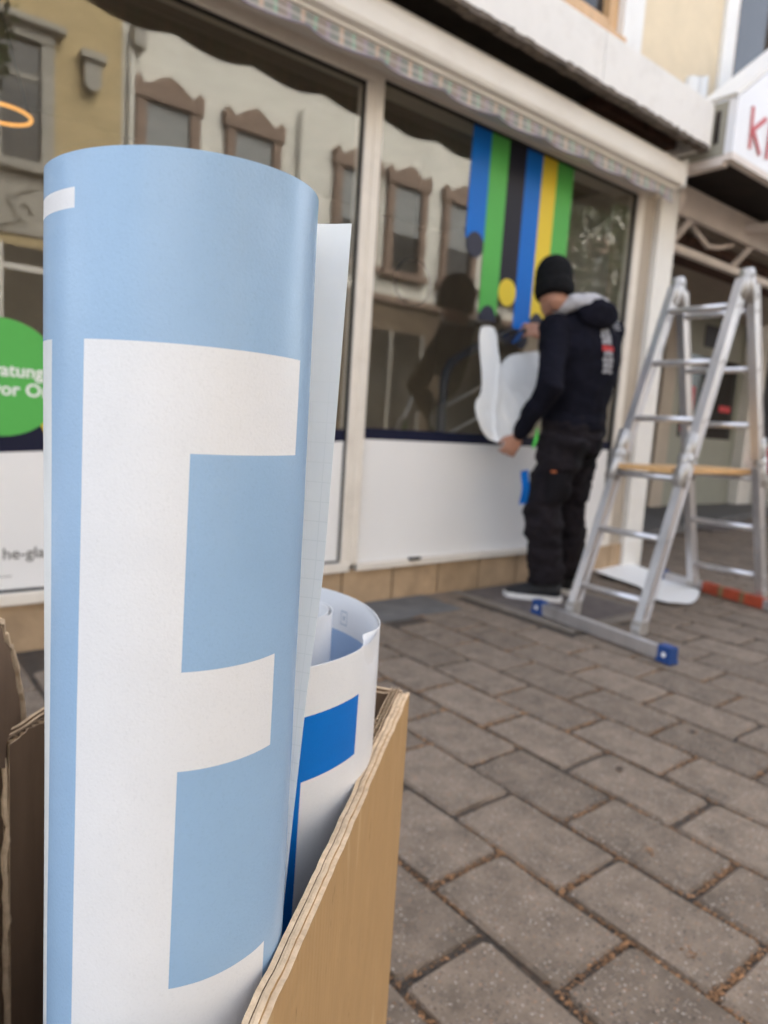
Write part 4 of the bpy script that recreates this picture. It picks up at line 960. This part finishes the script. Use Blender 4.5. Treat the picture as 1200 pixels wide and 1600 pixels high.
def yb(x, z):
    t = (ztop - z) / (ztop - zbot); c = max(0.0, (2.62 - x) / 0.12) if t > 0.6 else 0
    cr_ = 0.018 * math.exp(-((x - 2.68 - 0.25 * (z - 1.0)) / 0.018) ** 2) + 0.014 * math.exp(-((x - 2.80 + 0.5 * (z - 1.05)) / 0.014) ** 2)
    return (x, ydep(t) - 0.004 + 0.006 * math.sin(x * 23 + z * 9) * t + 0.016 * t * noise.noise(Vector((x * 14, z * 5, 2))) - cr_ * t - 0.10 * c * c * (t - 0.5) - 0.022 * t * abs(noise.noise(Vector((x * 9 + z * 6, z * 7 - x * 3, 5)))), z)
bp = sheet('backing_paper', smooth_poly(o1, 1), yb, M['paper'])
tag(bp, 'peeled white backing paper hanging from the green stripe, held in the left hand', 'backing paper', 'pieces of white backing paper')
fs_ = [atY(a, b_, 2.24) for a, b_ in ((813, 736), (828, 734), (827, 786), (811, 789))]
st_ = sheet('film_strip', [(q.x, q.z) for q in fs_], lambda x, z: (x, 2.24 + 0.006 * math.sin(z * 40) + 0.2 * (x - 2.66), z), M['blue'])
tag(st_, 'short blue film strip hanging beside the left thigh of the worker', 'film strip')
# discarded backing paper on the ground
gp = [(925, 880), (930, 874), (942, 875), (950, 879), (967, 875), (983, 880), (1010, 892), (1040, 905), (1066, 914), (1092, 925), (1093, 931), (1085, 941), (1072, 946), (1060, 944), (1040, 945), (1018, 936), (1002, 920), (982, 914), (945, 900), (927, 893)]
gq = [atZ(a, b_, 0.006) for a, b_ in gp]
op = sheet('backing_paper', smooth_poly([(q.x, q.y) for q in gq], 2), lambda x, z: (x, z, 0.008 + 0.010 * (noise.noise(Vector((x * 4, z * 4, 1))) + 0.6)), M['paper'], step=0.05)
tag(op, 'discarded white backing paper lying on the paving behind the ladder', 'backing paper', 'pieces of white backing paper')

# ================================================================== LADDER
LD = thing('ladder', 'folding aluminium ladder standing as an A frame with blue capped feet', 'ladder', (3.3, 1.75, 0))
def rail(px0, px1, w, d, name):
    a, b_ = Vector(px0), Vector(px1); t = (b_ - a).normalized(); s_ = Vector((0, 1, 0)); f_ = t.cross(s_).normalized()
    m_ = MB(); m_.obox((a + b_) / 2, t * ((b_ - a).length / 2), s_ * w / 2, f_ * d / 2)
    # raised lips on the profile
    for k in (-1, 1): m_.obox((a + b_) / 2 + f_ * (k * d * 0.5), t * ((b_ - a).length / 2 - 0.001), s_ * (w / 2 + 0.003), f_ * 0.004)
    return m_.build(name, M['alu'], LD)
FX, BX = 2.655, 3.945
def fr(z, y0, y1): t = z / 1.69; return Vector((FX + (3.335 - FX) * t, y0 + (y1 - y0) * t, z))
def bk(z, y0, y1): t = z / 1.69; return Vector((BX + (3.37 - BX) * t, y0 + (y1 - y0) * t, z))
FL, FRr, BLr, BRr = (1.905, 1.945), (1.56, 1.615), (1.985, 1.955), (1.595, 1.605)
MID = 0.785
for z0, z1, w in ((0.05, MID - 0.02, 0.030), (MID + 0.02, 1.615, 0.034)):
    for yy in (FL, FRr): rail(fr(z0, *yy), fr(z1, *yy), w, 0.051, 'rail')
    for yy in (BLr, BRr): rail(bk(z0, *yy), bk(z1, *yy), w, 0.051, 'rail')
RZ = [0.17, 0.435, 0.70, 0.965, 1.235, 1.50]
for z in RZ:
    for fn, a, b_, nm in ((fr, FL, FRr, 'rung'), (bk, BLr, BRr, 'rung')):
        p0, p1 = fn(z, *a), fn(z, *b_)
        m_ = MB(); m_.tube([p0 + Vector((0, -0.004, 0)), p1 + Vector((0, 0.004, 0))], 0.0175, 10, sq=(0.85, 1.15), cap=False)
        ro = m_.build(nm, M['alu'], LD, True)
        for p_ in (p0, p1):
            c = MB()
            for s_ in (-1, 1): c.tube([p_ + Vector((0.0, -0.020, s_ * 0.0)) + Vector((s_ * 0.014, 0, s_ * 0.006)), p_ + Vector((s_ * 0.014, 0.020, s_ * 0.006))], 0.006, 6)
            c.build('rivet', M['steel'], ro)
def hinge(p, ax):
    m_ = MB(); m_.tube([p + Vector((0, -0.021, 0)), p + Vector((0, 0.021, 0))], 0.034, 16, cap=False)
    m_.tube([p + Vector((0, -0.030, 0.0)), p + Vector((0, 0.030, 0.0))], 0.010, 8, cap=False)
    for t in ax: m_.obox(p + t * 0.06, t * 0.065, Vector((0, 0.021, 0)), t.cross(Vector((0, 1, 0))).normalized() * 0.026)
    m_.build('hinge', M['steel'], LD, True)
for f_y, b_y in ((FL, BLr), (FRr, BRr)):
    top = (fr(1.645, *f_y) + bk(1.645, *b_y)) / 2 + Vector((-0.01, 0, 0.005))
    hinge(top, ((fr(1.5, *f_y) - top).normalized(), (bk(1.5, *b_y) - top).normalized()))
    for fn, yy in ((fr, f_y), (bk, b_y)):
        t = (fn(1.0, *yy) - fn(0.5, *yy)).normalized(); hinge(fn(MID, *yy) + Vector((-0.028 if fn is fr else 0.028, 0, 0)), (t, -t))
def foot_bar(a, b_, tape):
    a, b_ = Vector(a), Vector(b_); t = (b_ - a).normalized(); s_ = t.cross(Vector((0, 0, 1)))
    l = (b_ - a).length / 2
    m_ = MB(); m_.obox((a + b_) / 2 - Vector((0, 0, 0.003)), t * (l - 0.04), s_ * 0.017, Vector((0, 0, 0.026)))
    bo_ = m_.build('stabiliser_bar', M['alu'], LD)
    for e, sg in ((a, 1), (b_, -1)):
        c = MB(); q = e + t * sg * 0.028; bmv = MB()
        c.obox(q, t * 0.030, s_ * 0.023, Vector((0, 0, 0.033))); c.obox(q - Vector((0, 0, 0.026)), t * 0.034, s_ * 0.026, Vector((0, 0, 0.006)))
        co = c.build('end_cap', M['cap_blue'], bo_)
        d_ = MB(); d_.tube([q - s_ * 0.0225, q - s_ * 0.0245], 0.010, 10, cap=False).tube([q + s_ * 0.0225, q + s_ * 0.0245], 0.010, 10, cap=False); d_.build('cap_mark', M['paper'], bo_)
    for (u0, u1, mm) in tape:
        c = MB(); c.obox(a + t * (2 * l * (u0 + u1) / 2), t * (2 * l * (u1 - u0) / 2), s_ * 0.0195, Vector((0, 0, 0.0285))); c.build('tape_wrap', mm, bo_)
foot_bar((2.625, 2.08, 0.036), (2.53, 1.318, 0.036), ())
foot_bar((4.03, 2.26, 0.036), (3.80, 1.22, 0.036), ((0.32, 0.42, M['orange_tape']), (0.42, 0.45, M['brown_tape']), (0.45, 0.55, M['orange_tape']), (0.55, 0.575, M['brown_tape']), (0.575, 0.68, M['orange_tape'])))
for z_, fn, yy in ((0, fr, FL), (0, fr, FRr), (0, bk, BLr), (0, bk, BRr)):
    p = fn(0.065, *yy); MB().obox(p, Vector((0.03, 0, 0)), Vector((0, 0.022, 0)), Vector((0, 0, 0.030))).build('foot_bracket', M['steel'], LD)
bd = thing('wooden_board', 'thin light wooden board resting across the ladder rungs', 'board', (3.35, 1.75, 0.72))
MB().box(2.92, 3.76, 1.635, 1.905, 0.7205, 0.744, ch=0.003).build('plank', M['board'], bd)

# ================================================================== CARDBOARD BOX AND ROLLS (foreground)
BX_ = thing('cardboard_box', 'worn open cardboard box holding the film rolls in the foreground', 'box', (0.2, 0.4, 0))
ZR = 0.595
tdir = Vector((-0.7575, -0.6528, 0)); ndir = Vector((-0.6528, 0.7575, 0))   # along the near wall, and inwards
C0 = Vector((0.452, 0.507, 0))
def layer(b, o0, o1, s0, s1, z0, z1, seed, wob=0.0012, n=60, mi_face=0, mi_edge=1, zrag=0.0015, org=C0, T=tdir, Nn=ndir):
    """one paper layer of a wall: between offsets o0..o1 inwards, s0..s1 along the wall"""
    rs = []; 
    for i in range(n + 1):
        s_ = s0 + (s1 - s0) * i / n
        w = wob * (noise.noise(Vector((s_ * 22, seed, 0))) + 0.5 * noise.noise(Vector((s_ * 70, seed, 3)))); zt = z1 + zrag * (noise.noise(Vector((s_ * 40, seed, 7))) + 0.6 * noise.noise(Vector((s_ * 150, seed, 9))))
        rs.append((s_, w, zt))
    zs = [(0, None), (0.9, None), (0.96, None), (1, None)]
    base = len(b.v)
    for s_, w, zt in rs:
        for o_ in (o0, o1):
            for k, (f_, _) in enumerate(zs):
                fade = (f_ > 0.8) * (f_ - 0.8) / 0.2
                b.v.append(org + T * s_ + Nn * (o_ + w * fade) + Vector((0, 0, z0 + (zt - z0) * f_)))
    m = len(zs)
    for i in range(n):
        A_ = base + i * 2 * m; B_ = A_ + 2 * m
        for side in (0, 1):
            for k in range(m - 1):
                b.f.append((A_ + side * m + k, B_ + side * m + k, B_ + side * m + k + 1, A_ + side * m + k + 1)); b.m.append(mi_face)
        b.f.append((A_ + m - 1, B_ + m - 1, B_ + 2 * m - 1, A_ + 2 * m - 1)); b.m.append(mi_edge)
        b.f.append((A_, B_, B_ + m, A_ + m)); b.m.append(mi_edge)
    for A_ in (base, base + n * 2 * m):
        for k in range(m - 1): b.f.append((A_ + k, A_ + k + 1, A_ + m + k + 1, A_ + m + k)); b.m.append(mi_edge)
def flute(b, o0, o1, s0, s1, z0, z1, per, org=C0, T=tdir, Nn=ndir, mi=1):
    n = int((s1 - s0) / per * 8); base = len(b.v); mid = (o0 + o1) / 2; am = (o1 - o0) / 2
    for i in range(n + 1):
        s_ = s0 + (s1 - s0) * i / n; tri = math.sin(2 * math.pi * s_ / per + 0.6 * noise.noise(Vector((s_ * 30, 1, 1))))
        for z in (z0, z1 + 0.0012 * noise.noise(Vector((s_ * 200, 5, 5)))):
            b.v.append(org + T * s_ + Nn * (mid + am * tri) + Vector((0, 0, z)))
    for i in range(n): b.f.append((base + 2 * i, base + 2 * i + 2, base + 2 * i + 3, base + 2 * i + 1)); b.m.append(mi)
LEN = 0.50
nw = MB()
layer(nw, 0.0, 0.0032, 0.0, LEN, 0.0, ZR - 0.0015, 1.3, 0.0010, n=120)
layer(nw, 0.0034, 0.0058, 0.004, LEN, 0.0, ZR, 1.3, 0.0010, n=120, zrag=0.0022)
layer(nw, 0.0061, 0.0074, 0.003, LEN, 0.0, ZR - 0.0008, 1.3, 0.0010, n=120)
layer(nw, 0.0078, 0.0109, 0.002, LEN, 0.0, ZR - 0.0004, 1.36, 0.0010, n=120, mi_face=2)
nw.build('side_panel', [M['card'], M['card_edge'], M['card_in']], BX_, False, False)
fl = MB()   # folded-in flap with open flutes at the far end of the near wall
layer(fl, 0.0112, 0.0118, 0.0, 0.178, 0.18, ZR + 0.002, 2.2, 0.0006, mi_face=2)
layer(fl, 0.0150, 0.0155, 0.0, 0.176, 0.18, ZR + 0.0015, 3.2, 0.0006, mi_face=2)
layer(fl, 0.0188, 0.0194, 0.0, 0.172, 0.18, ZR + 0.0015, 6.2, 0.0012, mi_face=2, zrag=0.003)
flute(fl, 0.0118, 0.0150, 0.001, 0.175, 0.4, ZR + 0.0012, 0.0068); flute(fl, 0.0155, 0.0188, 0.001, 0.171, 0.4, ZR + 0.0008, 0.0078)
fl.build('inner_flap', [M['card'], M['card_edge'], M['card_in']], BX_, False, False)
C1 = C0 + ndir * 0.305
bw = MB()   # back wall (from the far right corner to the left)
T2, N2 = ndir, tdir
layer(bw, 0.0, 0.004, 0.008, 0.300, 0.0, ZR, 5.1, 0.001, org=C0, T=T2, Nn=N2, mi_face=2); layer(bw, 0.0046, 0.008, 0.012, 0.298, 0.0, ZR - 0.003, 9.4, 0.002, org=C0, T=T2, Nn=N2, mi_face=2)
bw.build('back_panel', [M['card'], M['card_edge'], M['card_in']], BX_, False, False)
lw = MB()   # left wall
layer(lw, 0.0, 0.003, 0.0, LEN, 0.0, ZR, 7.7, 0.0015, org=C1, T=tdir, Nn=-ndir, mi_face=2); layer(lw, 0.0036, 0.006, 0.0, LEN, 0.0, ZR - 0.002, 6.6, 0.0015, org=C1, T=tdir, Nn=-ndir, mi_face=2)
lw.build('side_panel', [M['card'], M['card_edge'], M['card_in']], BX_, False, False)
li = MB()
layer(li, 0.0066, 0.0070, 0.0, 0.2120, 0.0, ZR - 0.003, 1.1, 0.0006, org=C1, T=tdir, Nn=-ndir, mi_face=2); layer(li, 0.0118, 0.0124, 0.0, 0.2120, 0.0, ZR - 0.004, 1.9, 0.002, org=C1, T=tdir, Nn=-ndir, mi_face=2, zrag=0.004)
flute(li, 0.0070, 0.0118, 0.001, 0.2115, 0.3, ZR - 0.004, 0.0075, org=C1, T=tdir, Nn=-ndir)
# torn vertical edge of the inner liner
tv = MB(); base_p = C1 + tdir * 0.2120 - ndir * 0.0095
pts = [(base_p + tdir * (0.0012 + 0.0025 * noise.noise(Vector((z * 30, 2, 2)))) - ndir * (0.002 * noise.noise(Vector((z * 40, 8, 2)))) + Vector((0, 0, z))) for z in [0.05 + 0.012 * k for k in range(45)]]
li.tube(pts, [0.0026 + 0.0014 * noise.noise(p_ * 60) for p_ in pts], 6, 1)
li.build('inner_flap', [M['card'], M['card_edge'], M['card_in']], BX_, False, False)
ew = MB(); layer(ew, 0.0, 0.007, 0.010, 0.296, 0.0, ZR - 0.05, 3.9, 0.001, org=C0 + tdir * LEN, T=ndir, Nn=-tdir)
ew.build('end_panel', [M['card'], M['card_edge'], M['card_in']], BX_, False, False)
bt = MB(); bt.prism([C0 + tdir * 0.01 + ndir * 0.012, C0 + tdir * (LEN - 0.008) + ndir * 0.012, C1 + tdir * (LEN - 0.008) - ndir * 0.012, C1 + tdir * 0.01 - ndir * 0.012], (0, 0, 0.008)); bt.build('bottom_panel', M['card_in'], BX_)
# upright torn flap at the left
def on_plane(px, py, org, n_):
    v = ray(px, py); return CAM + v * ((org - CAM).dot(n_) / v.dot(n_))
po = C1 + ndir * 0.02 + tdir * 0.15; pn_ = (ndir * 0.9 + tdir * 0.43).normalized()
fp = [(-60, 955), (0, 972), (4, 985), (7, 1003), (15, 1010), (20, 1040), (24, 1052), (26, 1075), (31, 1092), (33, 1125), (30, 1200), (-60, 1200)]
fl2 = MB(); q = [on_plane(a, b_, po, pn_) for a, b_ in fp]
fl2.prism(q, pn_ * 0.0006, 0); fl2.prism([v + pn_ * 0.0052 + Vector((0.0012 * math.sin(i * 2.1), 0, 0.002 * math.cos(i * 3.3))) for i, v in enumerate(q)], pn_ * 0.0006, 2)
ed = [on_plane(a, b_, po + pn_ * 0.003, pn_) for a, b_ in fp[:-2]]
fl2.tube(ed, [0.0026 + 0.0012 * math.sin(i * 1.7) for i in range(len(ed))], 6, 1)
ed2 = [v + Vector((0.003, 0.002, -0.004)) for v in ed[2:]]
fl2.tube(ed2, [0.0020 + 0.0010 * math.sin(i * 2.7) for i in range(len(ed2))], 6, 1)
fl2.build('upright_flap', [M['card_in'], M['card_edge'], M['card']], BX_)

# --- main roll with the white letter E
RC = Vector((0.1307, 0.3252, 0)); RR = 0.06
R1 = thing('film_roll', 'tall pale blue film roll with big white letter E', 'film roll', (RC.x, RC.y, 0), 'film rolls in the box')
def dense(cuts, lo, hi, step):
    a = sorted(set([lo, hi] + [c for c in cuts if lo < c < hi])); out = []
    for u, v in zip(a, a[1:]):
        n = max(1, int(round((v - u) / step))); out += [u + (v - u) * i / n for i in range(n)]
    return out + [hi]
thc = dense([-68.4, -62, -18.2, 36, 27.2, 30.2, -84.2], -195, 165, 2.5)
zc = dense([0.9488, 0.941, 0.8905, 0.8475, 0.7555, 0.711, 0.608, 0.565], 0.02, 0.955, 0.02) + [0.9635]
def skew(th, z): return th + (12.0 * (z - 0.89))
def rollpt(th, z):
    a = rad(skew(th, z)); r_ = RR + 0.0010 * noise.noise(Vector((th * 0.02, z * 5, 1))) + 0.00012 * noise.noise(Vector((th * 0.15, z * 30, 3)))
    d2 = ((th - 14) / 7) ** 2 + ((z - 0.951) / 0.006) ** 2; r_ -= 0.0009 * math.exp(-d2)
    if z > 0.96: z = 0.9646 + 0.045 * math.sin(a) * RR
    return RC + Vector((math.sin(a) * r_, -math.cos(a) * r_, z))
def rollmat(th, z):
    if 0.565 < z < 0.8905 and -62 < th < -18.2: return 1
    if 0.8475 < z < 0.8905 and -18.2 < th < 36: return 1
    if 0.711 < z < 0.7555 and -18.2 < th < 27.2: return 1
    if 0.565 < z < 0.608 and -18.2 < th < 30.2: return 1
    if 0.941 < z < 0.9488 and -150 < th < -68.4: return 1
    if z < 0.8905 and th < -84.2: return 2
    return 0
ro = MB().grid(rollpt, thc, zc, rollmat).build('outer_layer', [M['v_blue'], M['v_white'], M['v_greyw']], R1, True, False)
solid(ro, 0.0006, -1); ro.modifiers['solid'].material_offset_rim = 1
def inner(name, cc, rad_list, z0, z1, m, parent):
    b = MB()
    for r_ in rad_list:
        b.grid(lambda t, z: cc + Vector((math.sin(t) * (r_ - 0.0006 * t / 6.28), -math.cos(t) * (r_ - 0.0006 * t / 6.28), z)), [k * 2 * math.pi / 72 for k in range(73)], [z0, z1])
    return solid(b.build(name, m, parent, True, False), 0.0003)
inner('inner_layer', RC, [0.0566, 0.0555, 0.0544], 0.02, 0.958, M['v_white'], R1)
# loose tail standing off the roll
tail_th = [(0.865 + (a - 0.865) * 0.40 / 0.363, b_) for a, b_ in ((0.9617, 34.45), (0.883, 34.15), (0.782, 33.70), (0.718, 32.87), (0.64, 32.15), (0.582, 31.67), (0.40, 31.4))] + [(0.02, 31.3)]
def edge_at(z):
    for (z1, a1), (z0, a0) in zip(tail_th, tail_th[1:]):
        if z >= z0: t = (z - z0) / (z1 - z0); a = a0 + (a1 - a0) * t; break
    a = rad(a); return Vector((math.sin(a) * 0.40, math.cos(a) * 0.40, z))
def tailpt(u, z):
    e = edge_at(z); a = rad(118); s_ = RC + Vector((math.sin(a) * 0.0612, -math.cos(a) * 0.0612, z))
    p_ = s_.lerp(e, u); bow = Vector((0.6, 0.75, 0)) * (0.006 * math.sin(math.pi * u)); q = p_ + bow
    return Vector((q.x, q.y, z + (0.0015 * u if z > 0.96 else 0)))
zt_ = [0.02 + 0.9512 * k / 60 for k in range(61)]; ut = [k / 10 for k in range(11)]
tb = MB().grid(tailpt, ut, zt_).build('loose_tail', M['grid'], R1, True, False)
uvl = tb.data.uv_layers.new(name='UVMap')
for lp in tb.data.loops:
    v = tb.data.vertices[lp.vertex_index].co; u = (lp.vertex_index % 11) / 10
    uvl.data[lp.index].uv = (u * 0.048 / 0.0115 + 0.35, v.z / 0.0115)
solid(tb, 0.0003)

# --- wide white roll with blue print
WC = Vector((0.231, 0.518, 0)); WR = 0.1445
R2 = thing('film_roll', 'short wide white film roll with a strong blue printed stripe', 'film roll', (WC.x, WC.y, 0), 'film rolls in the box')
thw = dense([3.9, 26.8], -180, 179, 3); zw = dense([0.6655, 0.619], 0.02, 0.66, 0.02)[:-1] + [0.6655, 0.68, 0.69, 0.70]
WE = Vector((0.93, -0.37, 0))
def wsq(p):
    l = p.dot(WE)
    return WC + (p - WE * (l * 0.47) if l < 0 else p)
def wpt(th, z):
    a = rad(th + 8 * (z - 0.66)); r_ = WR + 0.0006 * noise.noise(Vector((th * 0.03, z * 5, 6)))
    r_ -= 0.010 * math.exp(-((th - 39) / 7) ** 2) * max(0, (z - 0.675) / 0.025)
    return wsq(Vector((math.sin(a) * r_, -math.cos(a) * r_, 0))) + Vector((0, 0, z + (0.0012 * math.exp(-((th - 36) / 5) ** 2) if z > 0.69 else 0)))
def wmat(th, z):
    if 0.619 < z < 0.6655 and -40 < th < 26.8: return 1
    if z < 0.619 and -40 < th < 3.9: return 1
    return 0
wo = MB().grid(wpt, thw, zw, wmat).build('outer_layer', [M['v_white'], M['v_strong']], R2, True, False)
solid(wo, 0.0005, -1)
wi = MB().grid(lambda t, z: wsq(Vector((math.sin(t) * (WR - 0.0016), -math.cos(t) * (WR - 0.0016), 0))) + Vector((0, 0, z)), [rad(k) for k in range(-180, 181, 5)], [0.02, 0.3, 0.664, 0.6985], lambda t, z: 1 if (z < 0.664 and rad(20) < t < rad(160)) else 0)
wi.build('inner_layer', [M['v_white'], M['v_dim']], R2, True, False)
pm = WC + Vector((math.sin(rad(91)) * (WR - 0.0022), -math.cos(rad(91)) * (WR - 0.0022), 0.678))
tx = Vector((math.cos(rad(91)), math.sin(rad(91)), 0)) * -1
pmk = MB()
for (a, b_, c, d) in ((-0.004, 0.004, 0.0055, 0.007), (-0.004, 0.004, -0.007, -0.0055), (-0.005, -0.004, -0.007, 0.007), (0.004, 0.005, -0.007, 0.007), (-0.0015, 0.0015, -0.002, 0.002)):
    pmk.add([pm + tx * a + Vector((0, 0, c)), pm + tx * b_ + Vector((0, 0, c)), pm + tx * b_ + Vector((0, 0, d)), pm + tx * a + Vector((0, 0, d))], [(0, 1, 2, 3)])
pmk.build('print_mark', mat('faint_print', (0.45, 0.50, 0.56), 0.6), R2, fix=False)

# --- small roll inside the wide one
R3 = thing('film_roll', 'slim white film roll standing inside the wide white roll', 'film roll', (0.302, 0.508, 0), 'film rolls in the box')
SC = Vector((0.300, 0.507, 0))
so = MB().grid(lambda t, z: SC + Vector((math.sin(t) * (0.042 - 0.0006 * t), -math.cos(t) * (0.042 - 0.0006 * t), z)), [k * 4 * math.pi / 96 for k in range(97)], dense([0.64], 0.02, 0.70, 0.05), lambda t, z: 0)
solid(so.build('outer_layer', [M['v_white'], M['v_strong']], R3, True, False), 0.0004)
sp = MB().grid(lambda t, z: SC + Vector((math.sin(t) * 0.0425, -math.cos(t) * 0.0425, z)), [rad(k) for k in range(5, 100, 5)], [0.02, 0.3, 0.635]).build('blue_print', M['v_strong'], R3, True, False)
